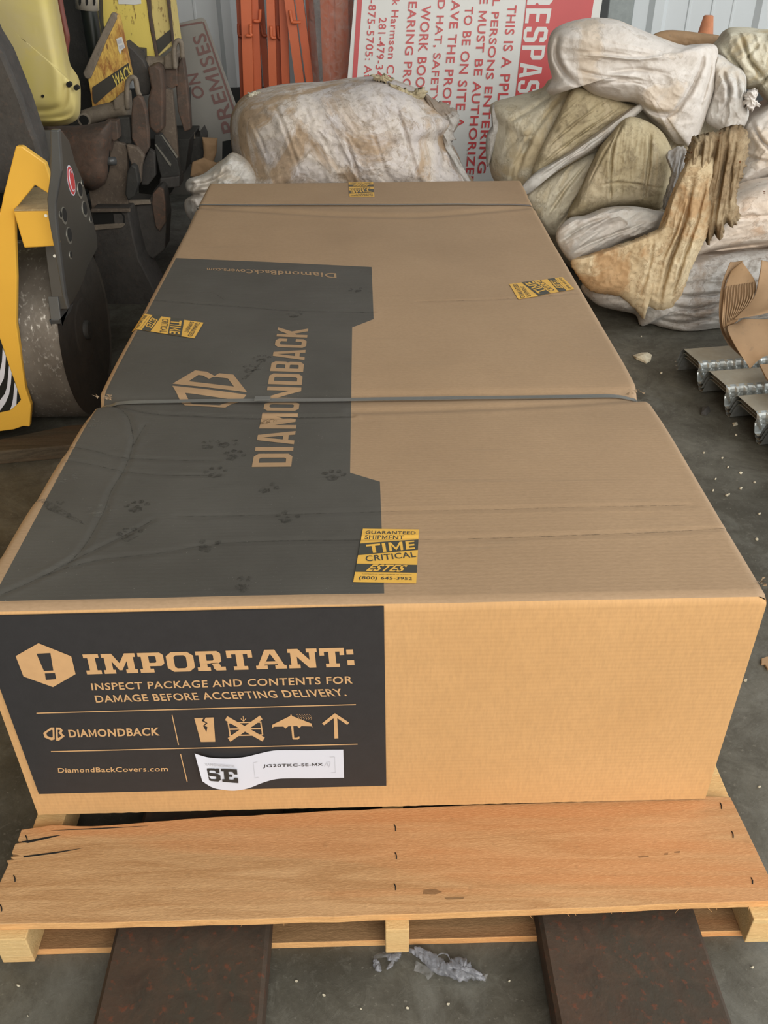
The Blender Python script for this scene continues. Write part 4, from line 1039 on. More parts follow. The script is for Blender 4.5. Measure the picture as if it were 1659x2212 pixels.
cbun('cloth_sack', 'whitish cloth corner behind the left rear corner of the box', 'cloth',
    [(510, 330), (480, 345), (440, 375), (405, 388), (402, 410), (415, 420), (400, 432), (398, 450), (410, 475), (450, 520), (560, 500), (560, 380)], 2.82, .12, M['cl_white2'], None, 6, .03, (5, 8), .6,
    [([(410, 400), (450, 395), (500, 370)], .03, 8), ([(405, 425), (450, 415), (500, 400)], .03, 7), ([(420, 380), (470, 365)], .02, 8)], (480, 430), 200, 50, 2.4)
# -- pile on the right, back to front
G = 'soiled cloth bundles piled on the right'
cbun('cloth_bundle', 'wrinkled soiled bag at the bottom of the right pile', 'bundle',
    [(1255, 620), (1300, 600), (1450, 555), (1560, 548), (1800, 530), (1850, 600), (1800, 700), (1659, 706), (1560, 715), (1500, 729), (1465, 728), (1428, 712), (1405, 700), (1382, 706), (1372, 680), (1320, 668), (1285, 655)], 2.38, .12, M['cl_grey'], None, 12, .018, (2.5, 9), .05,
    [([(1420, 690), (1480, 700), (1560, 680)], .02, 7), ([(1440, 660), (1500, 668), (1580, 650)], .02, 6), ([(1430, 630), (1500, 640), (1600, 625)], .015, 6)], (1520, 640), 260, 60, 2.6, .35, lean=.2, group=G)
cbun('cloth_bundle', 'pale pinkish pillow of cloth second from the bottom at the right edge', 'bundle',
    [(1440, 560), (1440, 490), (1480, 450), (1560, 430), (1660, 395), (1800, 390), (1850, 450), (1820, 535), (1700, 540), (1560, 548), (1500, 565), (1470, 578)], 2.56, .20, M['cl_pink'], None, 14, .012, (3, 7), .15,
    [([(1500, 555), (1560, 538), (1659, 525)], .03, 5), ([(1520, 480), (1600, 470), (1680, 465)], .012, 6)], (1600, 485), 240, 60, 2.6, .3, group=G)
cbun('cloth_bundle', 'creased whitish cloth bundle at the right edge above the pinkish pillow', 'bundle',
    [(1560, 430), (1590, 350), (1600, 270), (1640, 235), (1720, 200), (1820, 240), (1840, 380), (1760, 420), (1650, 400)], 2.95, .25, M['cl_white'], None, 15, .02, (4, 8), .6,
    [([(1620, 260), (1650, 310), (1700, 350)], .03, 6), ([(1610, 340), (1659, 350)], .02, 6)], (1680, 320), 200, 50, 2.4, .3, group=G)
main = cbun('cloth_bundle', 'largest cream cloth bundle in the middle of the right pile', 'bundle',
    [(1062, 380), (1058, 300), (1064, 262), (1060, 225), (1110, 208), (1170, 190), (1190, 170), (1260, 150), (1400, 160), (1520, 200), (1580, 300), (1560, 450), (1480, 600), (1400, 650), (1300, 640), (1240, 590), (1180, 520), (1120, 450)], 3.08, .28, M['cl_cream'], None, 17, .014, (2.5, 7), .95,
    [([(1085, 270), (1140, 240), (1200, 200)], .02, 6), ([(1150, 300), (1110, 360), (1100, 420)], .015, 5), ([(1215, 200), (1150, 290), (1110, 390)], .03, 7), ([(1085, 330), (1120, 300), (1165, 290)], .012, 5), ([(1170, 420), (1200, 380), (1260, 300)], .02, 6)], (1290, 400), 300, 80, 2.8, .35, group=G)
cbun('cloth_flap', 'narrow grey cloth corner at the left edge of the right pile', 'cloth', [(1062, 228), (1085, 232), (1092, 270), (1075, 300), (1062, 340), (1052, 360), (1050, 300), (1066, 265)], 3.02, .05, M['cl_grey'], None, 18, .01, (6, 6), 1.2, N=80, K=24, group=G)
cbun('quilted_cloth', 'khaki quilted strip across the upper left of the right pile', 'cloth',
    [(1150, 380), (1165, 330), (1200, 260), (1235, 195), (1262, 190), (1310, 205), (1350, 222), (1375, 232), (1330, 262), (1260, 312), (1200, 352)], 2.80, .06, M['cl_khaki'], None, 19, .012, (2.5, 10), .68,
    [([(1170, 355), (1240, 300), (1340, 230)], .014, 4), ([(1180, 320), (1250, 260), (1320, 210)], .012, 4)], (1250, 280), 220, 60, 5, .08, group=G)
cbun('cloth_band', 'grey-white twisted cloth band running diagonally across the right pile', 'cloth',
    [(1125, 408), (1150, 380), (1200, 352), (1262, 310), (1330, 262), (1375, 228), (1400, 222), (1380, 245), (1330, 285), (1280, 325), (1220, 360), (1170, 395), (1140, 420)], 2.72, .045, M['cl_white2'], None, 20, .012, (2, 14), .66,
    [([(1150, 395), (1230, 340), (1330, 268)], .012, 4)], (1265, 315), 200, 40, 2.2, .06, group=G)
cbun('cloth_bundle', 'cream fold of cloth just right of the rear corner of the box', 'bundle',
    [(1135, 430), (1165, 400), (1220, 362), (1290, 325), (1310, 340), (1280, 420), (1240, 470), (1200, 510), (1170, 490)], 2.80, .08, M['cl_cream'], None, 22, .012, (3, 9), .9,
    [([(1180, 470), (1220, 410), (1270, 350)], .016, 5), ([(1200, 500), (1240, 440), (1285, 370)], .012, 4)], (1215, 430), 180, 44, 2.4, .1, group=G)
cbun('quilted_cloth', 'dark khaki quilted cloth in the centre of the right pile', 'cloth',
    [(1225, 470), (1245, 430), (1290, 330), (1320, 290), (1360, 252), (1420, 275), (1450, 320), (1455, 360), (1448, 400), (1440, 440), (1415, 455), (1370, 446), (1310, 450), (1260, 468)], 2.66, .09, M['cl_khaki'], None, 23, .012, (2, 9), 1.45,
    [([(1345, 265), (1322, 330), (1318, 448)], .018, 4), ([(1405, 285), (1402, 350), (1390, 440)], .018, 4), ([(1270, 400), (1300, 340), (1330, 290)], .012, 4), ([(1290, 400), (1350, 395), (1440, 410)], .008, 4)], (1355, 365), 260, 70, 5, .12, group=G)
cbun('cloth_sheet', 'grey-white sheet tapering down to the left under the khaki quilt', 'cloth',
    [(1200, 512), (1225, 475), (1262, 468), (1310, 450), (1370, 446), (1420, 455), (1438, 462), (1425, 490), (1395, 508), (1350, 520), (1300, 545), (1250, 560), (1228, 562)], 2.44, .06, M['cl_white2'], None, 24, .026, (2.2, 9), .5,
    [([(1215, 520), (1260, 490), (1310, 470)], .02, 5), ([(1235, 545), (1290, 520), (1400, 480)], .014, 5)], (1320, 500), 220, 56, 5, .08, group=G)
cbun('stained_sheet', 'cream sheet with large brown water stains draped down the right pile front', 'cloth',
    [(1232, 570), (1255, 556), (1320, 535), (1385, 512), (1430, 488), (1448, 440), (1470, 380), (1500, 335), (1545, 345), (1540, 430), (1530, 500), (1508, 550), (1490, 590), (1472, 640), (1450, 668), (1420, 672), (1395, 662), (1390, 690), (1372, 668), (1335, 640), (1275, 628)], 2.27, .045, M['cl_brown'], None, 25, .016, (2.4, 7), 1.3,
    [([(1412, 520), (1400, 590), (1372, 660)], .012, 4), ([(1500, 380), (1478, 480), (1446, 570), (1422, 664)], .030, 5), ([(1525, 400), (1505, 480), (1480, 550), (1452, 640)], .022, 5), ([(1485, 420), (1460, 500), (1430, 560)], .014, 4)], (1440, 540), 300, 80, 9, .04, fine=.006, frag=1.6, group=G)
cbun('frayed_cloth', 'frayed brown cloth hanging in folds at the right of the pile', 'cloth',
    [(1502, 296), (1545, 285), (1605, 272), (1618, 320), (1604, 380), (1590, 430), (1600, 465), (1584, 490), (1568, 482), (1556, 520), (1544, 500), (1530, 530), (1518, 480), (1500, 500), (1490, 440), (1488, 390), (1484, 340)], 2.30, .05, M['cl_fray'], None, 26, .03, (1.6, 12), 1.4,
    [([(1520, 300), (1508, 360), (1490, 440)], .03, 5), ([(1550, 300), (1535, 370), (1515, 460)], .03, 5), ([(1575, 300), (1560, 380), (1545, 470)], .02, 5), ([(1590, 300), (1580, 370), (1572, 460)], .015, 4)], (1548, 390), 260, 66, 5, .12, frag=4, group=G)
cbun('cloth_flap', 'narrow grey frayed cloth between the khaki quilt and the brown cloth', 'cloth',
    [(1440, 330), (1470, 315), (1485, 330), (1488, 380), (1470, 430), (1450, 455), (1432, 450), (1445, 400), (1450, 360)], 2.54, .03, M['cl_grey'], None, 27, .016, (4, 16), 1.3, frag=3, N=120, K=30, group=G)
# top layer
cbun('folded_paper', 'brown paper edge showing behind the top blanket', 'paper', [(1400, 85), (1440, 65), (1520, 72), (1560, 80), (1560, 110), (1500, 105), (1440, 100)], 3.2, .03, M['card'], None, 28, .004, (3, 3), 0, N=80, K=20)
cbun('cloth_bundle', 'rumpled off-white cloth at the top right corner of the pile', 'bundle',
    [(1535, 110), (1552, 85), (1570, 62), (1600, 58), (1640, 62), (1700, 70), (1800, 120), (1800, 260), (1700, 260), (1640, 200), (1600, 190), (1560, 160)], 3.0, .20, M['cl_cream'], None, 29, .035, (6, 6), .8,
    [([(1560, 100), (1600, 150), (1610, 200)], .03, 6), ([(1600, 75), (1620, 130), (1659, 180)], .04, 7), ([(1640, 90), (1610, 130)], .03, 6), ([(1600, 200), (1640, 185), (1670, 150)], .03, 5)], (1640, 140), 200, 56, 2.4, .2, group=G)
cbun('cloth_flap', 'off-white cloth corner hanging right of the top blanket', 'cloth',
    [(1545, 120), (1580, 135), (1610, 160), (1612, 210), (1618, 250), (1600, 285), (1580, 300), (1560, 285), (1530, 268), (1524, 250), (1540, 200)], 2.80, .07, M['cl_white2'], None, 30, .025, (5, 9), 1.2,
    [([(1560, 150), (1575, 200), (1560, 250)], .03, 7), ([(1590, 160), (1598, 220)], .02, 6)], (1572, 215), 160, 40, 2.4, .06, group=G)
cbun('rope_tuft', 'tuft of frayed rope ends at the right edge of the pile', 'rope', [(1608, 205), (1625, 190), (1640, 200), (1632, 215), (1640, 225), (1625, 240), (1612, 232)], 2.74, .03, M['cl_white'], None, 31, .03, (20, 20), 0, N=60, K=14, frag=7)
tb = cbun('blanket', 'whitish folded blanket draped over the top of the right pile', 'blanket',
    [(1183, 96), (1195, 65), (1230, 47), (1280, 38), (1330, 42), (1370, 58), (1420, 78), (1480, 98), (1530, 94), (1550, 104), (1550, 140), (1545, 190), (1528, 245), (1505, 305), (1492, 322), (1478, 312), (1460, 310), (1440, 290), (1400, 255), (1372, 224), (1330, 218), (1280, 205), (1248, 182), (1215, 195), (1196, 205), (1180, 196), (1192, 170), (1184, 135)], 2.80, .17, M['cl_white'], None, 33, .014, (2.2, 6), -.2,
    [([(1205, 80), (1200, 120), (1220, 160), (1250, 185)], .035, 8), ([(1250, 118), (1310, 122), (1380, 128), (1440, 120)], -.02, 6), ([(1380, 222), (1420, 245), (1460, 240), (1500, 180)], .035, 8), ([(1520, 110), (1512, 150), (1490, 200), (1460, 235)], .03, 8), ([(1300, 160), (1370, 150), (1440, 160)], .014, 7), ([(1240, 150), (1300, 165), (1400, 175)], .012, 6), ([(1540, 110), (1532, 170), (1510, 240)], .02, 5), ([(1290, 185), (1340, 175), (1400, 185)], .012, 6)],
    (1370, 150), 340, 96, 3.4, .16, group=None)

# ================================================================== SIGNS
def sign_plane(px, Y, slope, off=0.0):
    """point on a board leaning back: y = Y + slope*z - off"""
    d = ray(*px); t = (Y-off+slope*CAM[2]-CAM[1])/(d[1]-slope*d[2]); return CAM+d*t
def sign_poly(name, polys, mat, parent, Y, slope, off):
    bm = bmesh.new()
    for p in polys:
        vs = [bm.verts.new(tuple(sign_plane(q, Y, slope, off))) for q in p]
        bm.faces.new(vs)
    bm.normal_update()
    for f in bm.faces:
        if f.normal.y > 0: f.normal_flip()
    V = []; bm.verts.index_update(); V = [v.co[:] for v in bm.verts]; F = [[v.index for v in f.verts] for f in bm.faces]; bm.free()
    return mesh_obj(name, V, F, mat, parent)
def sign_text(s, q, mat, parent, Y, slope, style='bold', off=.003):
    h = homog(q); return sign_poly('lettering', [[h(a, b) for a, b in p] for p in text_polys(s, style)], mat, parent, Y, slope, off)
SY, SS = 3.95, .12
sg = thing('site_sign', 'large white sign with red lettering standing on its side against the back wall', 'sign', (1.1, 4.0, 0))
ext = lambda a, b, y: (a[0]+(b[0]-a[0])*(y-a[1])/(b[1]-a[1]), y)
L0, L1 = (765, 0), (751, 165); R0, R1 = (1301, 0), (1268, 208)
outl = [ext(L0, L1, -260), ext(R0, R1, -260), ext(R0, R1, 470), ext(L0, L1, 470)]
prism('panel', [tuple(sign_plane(p, SY, SS)) for p in outl], (0, .006, 0), M['sign'], sg, 0)
S8 = lambda pts: Z(pts, 700, 0, 3.318)
sign_poly('red_band', [[ext((1137, 0), (1113, 208), -260), ext((1283, 0), (1250, 208), -260), ext((1283, 0), (1250, 208), 470), ext((1137, 0), (1113, 208), 470)]], M['sign_red'], sg, SY, SS, .002)
sign_poly('border_line', [[ext((771.5, 0), (761, 166), -260), ext((782.5, 0), (771, 166), -260), ext((782.5, 0), (771, 166), 470), ext((771.5, 0), (761, 166), 470)]], M['sign_red'], sg, SY, SS, .002)
# rotated text: reading downwards, letter tops to the right.  q = BL, BR, TR, TL in reading frame
def vline(s, xl0, xr0, y0, xl1, xr1, y1, style='bold', mat=None):
    """zoom coordinates of the line's start (y0) and end (y1): left edge = baseline, right edge = cap line"""
    q = S8([(xl0, y0), (xl1, y1), (xr1, y1), (xr0, y0)]); sign_text(s, q, mat or M['sign_red'], sg, SY, SS, style)
vline('RESPAS', 1468, 1655, -95, 1385, 1535, 665, 'cond', M['sign'])
vline('THIS IS A PPL', 1318, 1382, 38, 1243, 1318, 722)
vline('LL PERSONS ENTERING', 1215, 1268, -60, 1098, 1158, 1242)
vline('E MUST BE AUTHORIZED', 1118, 1178, -20, 1008, 1068, 1340)
vline('TO BE ON SITE A', 1012, 1072, 48, 930, 1000, 920)
vline('AVE THE PROPER', 915, 978, 0, 830, 892, 900)
vline('D HAT, SAFETY', 808, 870, 0, 745, 808, 740)
vline('WORK BOOTS', 700, 768, 40, 645, 712, 740)
vline('EARING PROTEC', 606, 668, 12, 545, 604, 830)
vline('k Harmsen Constr', 492, 542, 0, 425, 482, 780, 'med')
vline('281-479-3434', 396, 450, 125, 358, 412, 640, 'med')
vline('-875-5705: After', 322, 376, 0, 276, 330, 680, 'med')
# ribbed strip of darker sign edge behind
sy2, ss2 = 3.55, .15
s2g = thing('site_sign', 'dusty grey sign reading ON PREMISES tilted against the wall on the left', 'sign', (-.2, 3.6, 0))
o2 = [(300, 80), (372, 54), (436, 38), (444, 44), (512, 232), (508, 300), (480, 306), (478, 420), (300, 420)]
prism('panel', [tuple(sign_plane(p, sy2, ss2)) for p in o2], (0, .008, 0), M['sign_grey'], s2g, .001)
sign_poly('border_line', [[(300, 72.5), (372, 57), (436, 46), (437, 50), (372, 61), (300, 77.5)], [(437, 47), (441, 48), (510, 243), (506, 246)]], M['sign_maroon'], s2g, sy2, ss2, .002)
Z1 = lambda pts: Z(pts, 350, 0, 5.53)
def s2text(s, a, b, w, style='bold'):
    """a,b: baseline start/end in zoom px; reading from the bottom up, tops to the left"""
    a = np.array(a, float); b = np.array(b, float); d = (b-a)/np.linalg.norm(b-a); up = np.array([d[1], -d[0]])*w
    sign_text(s, Z1([tuple(a), tuple(b), tuple(b+up), tuple(a+up)]), M['sign_maroon'], s2g, sy2, ss2, style, .002)
# letters read from the bottom to the top in the photograph
sign_text('PREMISES', Z1([(905, 1560), (512, 385), (360, 440), (730, 1600)]), M['sign_maroon'], s2g, sy2, ss2, 'bold', .002)
sign_text('ON', Z1([(520, 1160), (432, 870), (292, 895), (375, 1190)]), M['sign_maroon'], s2g, sy2, ss2, 'bold', .002)
sign_text('P', Z1([(400, 1640), (355, 1460), (235, 1480), (290, 1650)]), M['sign_maroon'], s2g, sy2, ss2, 'bold', .002)

# ================================================================== ORANGE POSTS
def post(pa, pb, Y, w, dp, label, hooks=(), mat=None, z1=2.1, parent=None):
    A = at(*pa, 'y', Y); B = at(*pb, 'y', Y); d = (A-B)/np.linalg.norm(A-B)
    if d[2] < 0: d = -d
    P0 = B-d*((B[2]-.0)/d[2]); P1 = B+d*((z1-B[2])/d[2])
    side = np.cross(d, [0, 1, 0]); side /= np.linalg.norm(side)
    e = thing('steel_post', label, 'post', tuple(P0), 'orange steel posts leaning on the back wall')
    w *= .84; hw = w/2; t = .012
    # channel section: web facing the viewer and two flanges
    sec = [(-hw, 0), (hw, 0), (hw, dp), (hw-t, dp), (hw-t, t), (-hw+t, t), (-hw+t, dp), (-hw, dp)]
    V = []; F = []
    for P in (P0, P1):
        for (a, b) in sec: V.append(P+side*a+np.array([0, 1, 0])*b)
    V = [v+np.array([0, 0, .0]) for v in V]
    for v in V[:8]: v[2] = max(v[2], 0)
    for k in range(8): F.append((k, (k+1) % 8, 8+(k+1) % 8, 8+k))
    F.append(tuple(range(8))[::-1]); F.append(tuple(range(8, 16)))
    mesh_obj('channel', V, F, mat or M['orange'], e)
    for hk in hooks:
        tube('hook', [at(x, y, 'y', Y-.028) for x, y in hk], .0085, mat or M['orange'], e, 8, 4)
    return e
posts = [((531, 0), (537, 200), 4.30, .065, [[(541, 52), (541, 72), (544, 77), (531, 77)]], 'leftmost orange steel post with a hook'),
         ((518, 0), (526, 200), 4.42, .045, [[(515, 52), (516, 74), (520, 78), (532, 78)]], 'narrow orange post just behind the leftmost one'),
         ((548, 0), (556, 200), 4.36, .055, [[(562, 20), (561, 42), (557, 46), (548, 45)]], 'orange post second from the left'),
         ((562, 0), (577, 200), 4.50, .04, [[(564, 52), (567, 73), (571, 77), (577, 77)]], 'thin dark orange post behind the gap left of centre'),
         ((584, 0), (590, 200), 4.30, .05, [[(585, 56), (586, 78), (591, 82), (596, 81)]], 'orange post with a hook in the middle of the row'),
         ((599, 0), (604, 200), 4.42, .035, [[(600, 56), (602, 80), (607, 83)]], 'narrow orange post between two wider middle posts'),
         ((611, 0), (618, 200), 4.36, .05, [], 'plain orange post right of the middle of the row'),
         ((624, 0), (650, 200), 4.27, .055, [[(626, 22), (630, 45), (634, 48), (650, 48)]], 'leaning orange post with a long bracket, third from the plastic wrap'),
         ((646, 0), (672, 200), 4.33, .05, [], 'leaning orange post second from the plastic wrap'),
         ((668, 0), (684, 200), 4.48, .05, [[(672, 20), (672, 38), (677, 44)]], 'dim orange post nearest the plastic-wrapped posts'),]
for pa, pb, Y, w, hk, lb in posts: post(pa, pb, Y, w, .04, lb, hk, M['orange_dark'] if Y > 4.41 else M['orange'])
for i, (pa, pb) in enumerate((((700, 0), (706, 180)), ((716, 0), (720, 180)), ((732, 0), (736, 180)), ((743, 0), (746, 180)))):
    post(pa, pb, 4.30+.02*(i % 2), .05, .04, ('leftmost', 'second', 'third', 'rightmost')[i]+' of the orange posts inside the clear plastic wrap', [])
A = at(716, 0, 'y', 4.30); B = at(722, 180, 'y', 4.30); d = (A-B)/np.linalg.norm(A-B); P0 = B-d*(B[2]/d[2]); P1 = B+d*((2.1-B[2])/d[2])
V = []; F = []; n = 40; k2 = 60
for i in range(k2):
    P = P0+(P1-P0)*i/(k2-1)
    for k in range(n):
        th = 2*math.pi*k/n; r = .115+.012*float(vnoise(np.array([math.cos(th)*4]), np.array([i*.35]), np.array([math.sin(th)*4]), 4)[0])
        V.append(P+np.array([math.cos(th)*r, math.sin(th)*r*.8, 0]))
for i in range(k2-1):
    for k in range(n): F.append((i*n+k, i*n+(k+1) % n, (i+1)*n+(k+1) % n, (i+1)*n+k))
for v in V: v[2] = max(v[2], .002)
tag(mesh_obj('plastic_wrap', V, F, M['film_thin'], None, True), 'clear plastic wrapped around a bundle of orange posts', 'plastic wrap')
post((757, 0), (757, 160), 4.48, .035, .03, 'orange post in the gap right of the plastic wrap', [], M['orange_dark'])

# traffic cone behind the pile
cb = at(1524, 72, 'y', 3.7); ct = at(1524, 33, 'y', 3.7); r0 = abs(at(1541, 72, 'y', 3.7)[0]-cb[0]); r1 = abs(at(1534, 33, 'y', 3.7)[0]-ct[0])
k_ = (r0-r1)/(ct[2]-cb[2]); cn = thing('traffic_cone', 'weathered orange traffic cone tip behind the right pile', 'cone', (cb[0], cb[1], 0))
cyl('cone_body', (cb[0], 3.7, .03), (cb[0], 3.7, ct[2]), min(.19, r1+k_*(ct[2]-.03)), M['cone'], cn, 32, .003, r1)
box('base', (cb[0]-.21, 3.49, 0), (cb[0]+.21, 3.91, .03), M['cone'], cn, .006)

# ================================================================== ROLLER (nearest machine on the left)
ro = thing('roller', 'yellow ride-on roller with a bare steel drum at the left edge', 'machine', (-.5, 1.7, 0))
XR, DY, DZ, DR = -.32, 1.708, .2768, .2762
# drum shell with rim and recessed side disc
bm = bmesh.new(); seg = 96; prf = [(-1.0, DR), (XR-.008, DR), (XR, DR-.006), (XR, DR-.026), (XR-.03, DR-.032), (XR-.034, .09), (XR-.0, .08), (XR, .0)]
ringsv = []
for x, r in prf: ringsv.append([bm.verts.new((x, DY+r*math.cos(a), DZ+r*math.sin(a))) for a in np.linspace(0, 2*math.pi, seg+1)[:-1]] if r > 0 else None)
for i in range(2):
    for k in range(seg): bm.faces.new((ringsv[i][k], ringsv[i][(k+1) % seg], ringsv[i+1][(k+1) % seg], ringsv[i+1][k]))
bm_obj('drum', bm, M['drum'], ro, True)
bm = bmesh.new()
for i in range(1, 7):
    pass
ringsv = [[bm.verts.new((x, DY+r*math.cos(a), DZ+r*math.sin(a))) for a in np.linspace(0, 2*math.pi, seg+1)[:-1]] for x, r in [(XR, DR-.0062), (XR-.004, DR-.014), (XR-.006, .10), (XR-.004, .09), (XR-.004, .03)]]
for i in range(4):
    for k in range(seg): bm.faces.new((ringsv[i][k], ringsv[i][(k+1) % seg], ringsv[i+1][(k+1) % seg], ringsv[i+1][k]))
bm.faces.new(ringsv[-1]); bm_obj('drum_side', bm, M['drum_side'], ro)
# front frame plate (yellow) and striped marking
fpY = 1.42
plate('frame_panel', [(-300, 300), (-60, 380), (0, 460), (8, 418), (34, 316), (47, 316), (98, 352), (112, 398), (115, 425), (75, 400), (32, 452), (33, 520), (36, 600), (35, 700), (45, 770), (55, 840), (67, 876), (64, 922), (50, 921), (30, 928), (0, 932), (-200, 960)] , 'y', fpY, .02, M['yellow'], ro, .003)
Z6 = lambda pts: Z(pts, 0, 700, 8.51)
def mark(polys, mat, o):
    P = [[tuple(at(a, b, 'y', fpY-o)[[0, 2]]) for a, b in p] for p in polys]
    flat_print('striped_marking', P, mat, ro, lambda u, v: (u, fpY-o, v), None, (0, -1, 0))
mark([Z6([(-500, -600), (0, 265), (60, 440), (160, 740), (270, 1050), (385, 1390), (300, 1490), (180, 1585), (0, 1625), (-500, 1700)])], M['hole'], .001)
wl = [[(50, 440), (108, 590), (95, 800), (70, 1000), (0, 1140), (-160, 1260), (-160, 1130), (0, 860), (35, 700)],
      [(165, 760), (215, 900), (200, 1100), (165, 1300), (100, 1450), (0, 1590), (-160, 1700), (-160, 1560), (0, 1400), (90, 1280), (130, 1150), (150, 950)],
      [(270, 1070), (318, 1200), (300, 1490), (180, 1585), (215, 1500), (240, 1380), (258, 1200)]]
mark([Z6(p) for p in wl], M['white_label'], .002)
# box beam between frame and bracket
bmY = 1.395
q = [at(28, 456, 'y', bmY), at(108, 454, 'y', bmY), at(126, 532, 'y', bmY), at(52, 536, 'y', bmY)]
prism('cross_beam', [tuple(p) for p in q], (0, .03, 0), M['yellow'], ro, .004)
# its dusty top skin
tq = [at(30, 455, 'y', bmY+.001), at(108, 453, 'y', bmY+.001)]
zt_ = max(tq[0][2], tq[1][2])+.002
plate('beam_top', [(30, 453), (78, 392), (92, 397), (118, 397), (118, 452)], 'z', zt_, .004, M['yellow_dust'], ro, .001)
# black bracket plate
XB = -.285
brk = [(125, 280), (134, 284), (150, 305), (163, 352), (179, 390), (188, 425), (199, 468), (210, 511), (211, 535), (205, 548), (190, 575), (182, 602), (172, 627), (158, 652), (146, 668), (141, 640), (134, 585), (126, 520), (121, 470), (120, 440), (127, 400), (133, 370), (130, 330)]
plate('bracket_plate', brk, 'x', XB, .040, M['bracket'], ro, .002)
plate('bracket_arm', [(108, 281), (127, 281), (130, 330), (133, 370), (127, 400), (120, 440), (121, 470), (126, 520), (134, 585), (141, 640), (148, 668), (142, 668), (134, 640), (118, 545), (104, 470), (101, 430), (108, 380), (109, 330)], 'y', 1.33, .02, M['bracket_edge'], ro, .003)
def disc_x(cx, cy, r, x, mat, name, th=.004, sy=1.0):
    c = at(cx, cy, 'x', x); cyl(name, c-np.array([.001, 0, 0]), c+np.array([th, 0, 0]), r, mat, ro, 24, 0)
for cx, cy, r in ((172, 411, .024), (182, 452, .024), (138, 466, .024), (149, 509, .024), (152, 552, .011), (177, 396, .010), (130, 465, .011), (195, 475, .010)):
    disc_x(cx, cy, r, XB, M['bare'], 'hole_rim', .0016); disc_x(cx+1.5, cy-2, r*.8, XB+.0016, M['hole'], 'bolt_hole', .0008)
c = at(153, 390, 'x', XB)
for r, mt, o in ((.034, 'white_label', .0012), (.031, 'sign_red', .0016)):
    P = [(XB+o, c[1]+r*1.0*math.cos(a), c[2]+r*1.25*math.sin(a)) for a in np.linspace(0, 2*math.pi, 29)[:-1]]
    prism('oval_decal', P, (-.0006, 0, 0), M[mt], ro, 0)
P = [(XB+.0022, c[1]+.018*math.cos(a)*(1-.3*i), c[2]+.030*math.sin(a)*(1-.3*i)) for i in (0,) for a in np.linspace(.6, 5.2, 16)]
tube('decal_mark', P, .0018, M['white_label'], ro, 6, 1)
cyl('bolt', at(99, 466, 'y', bmY-.002), at(99, 466, 'y', bmY+.01), .004, M['bare'], ro, 12, 0)
cyl('bolt', at(118, 553, 'y', 1.36), at(118, 553, 'y', 1.38), .004, M['bare'], ro, 12, 0)
# dark inner arm joining drum centre, and dark machine body behind
cyl('axle_hub', (XR-.02, DY, DZ), (XB-.025, DY, DZ), .03, M['dark2'], ro, 32, .004)
plate('lower_arm', [(133, 700), (125, 640), (148, 665), (160, 655), (152, 675), (140, 690), (130, 692)], 'x', XB-.02, .03, M['bracket_edge'], ro, .002)
plate('side_cover', [(-300, -200), (-90, -100), (-20, 70), (6, 112), (30, 170), (48, 215), (66, 270), (80, 305), (92, 348), (97, 400), (60, 420), (-100, 420), (-300, 300)], 'y', 1.62, .10, M['dark'], ro, .012)
plate('rear_arm', [(134, 282), (150, 305), (163, 355), (152, 350), (146, 318), (136, 300)], 'x', XB-.05, .03, M['brown'], ro, .002)
box('body', (-1.75, .05, .16), (-.78, 1.38, 1.30), M['yellow'], ro, .04)  # unseen block added out of view to darken the floor at the left
box('unseen_body_wheel', (-1.6, .35, 0), (-.85, .95, .6), M['dark2'], ro, .03)
# timber skid in front of the roller
def beam_px(px, z0, z1, name, lb, mat):
    P = [at(a, b, 'z', z1) for a, b in px]
    o = prism(name, [tuple(p) for p in P], (0, 0, -(z1-z0)), mat, None, .004); return tag(o, lb, 'timber')
beam_px([(-200, 965), (0, 948), (150, 918), (215, 915), (215, 950), (145, 962), (0, 975), (-200, 990)], 0, .045, 'timber_beam', 'weathered dark timber on the floor in front of the drum', M['wood_old'])

# ================================================================== YELLOW HOOD MACHINE (upper left)
ho = thing('compactor', 'faded yellow plastic-hooded machine at the upper left corner', 'machine', (-.9, 2.5, 0))
HZ = [(-260, -300), (60, -300), (108, -60), (117, 0), (128, 60), (140, 120), (151, 172), (159, 180), (167, 192), (172, 210), (174, 236), (168, 256), (150, 268), (120, 273), (72, 274), (-100, 290), (-260, 250)]
puff('hood', HZ, 2.32, .14, M['hood'], ho, 41, .002, (2, 2), 0, [([(70, 262), (120, 262), (155, 250), (163, 220)], -.016, 6), ([(-40, 232), (60, 240), (120, 236), (140, 215), (138, 150), (120, 60), (108, -20)], .014, 12)], (20, 60), 240, 60, 9, .30, .0, zmin=.3)
for x, y in ((148, 183), (164, 190)):
    c_ = at(x, y, 'y', 2.19); cyl('vent_hole', c_, c_+np.array([0, .02, 0]), .008, M['hole'], ho, 12, 0)
c_ = at(92, 208, 'y', 2.175); cyl('screw_hole', c_, c_+np.array([0, .01, 0]), .0045, M['hole'], ho, 12, 0)
tube('red_rail', [at(125, -60, 'y', 2.55), at(129, 0, 'y', 2.55), at(138, 50, 'y', 2.55), at(144, 80, 'y', 2.55), at(141, 110, 'y', 2.55), at(138, 140, 'y', 2.55)], .011, M['red_tube'], ho)
plate('chassis', [(70, 250), (150, 262), (178, 272), (180, 430), (70, 520), (-60, 460), (-60, 260)], 'y', 3.02, .2, M['dark2'], ho, .01)
box('foot', (-.98, 2.86, 0), (-.62, 3.3, .3), M['dark2'], ho, .01)

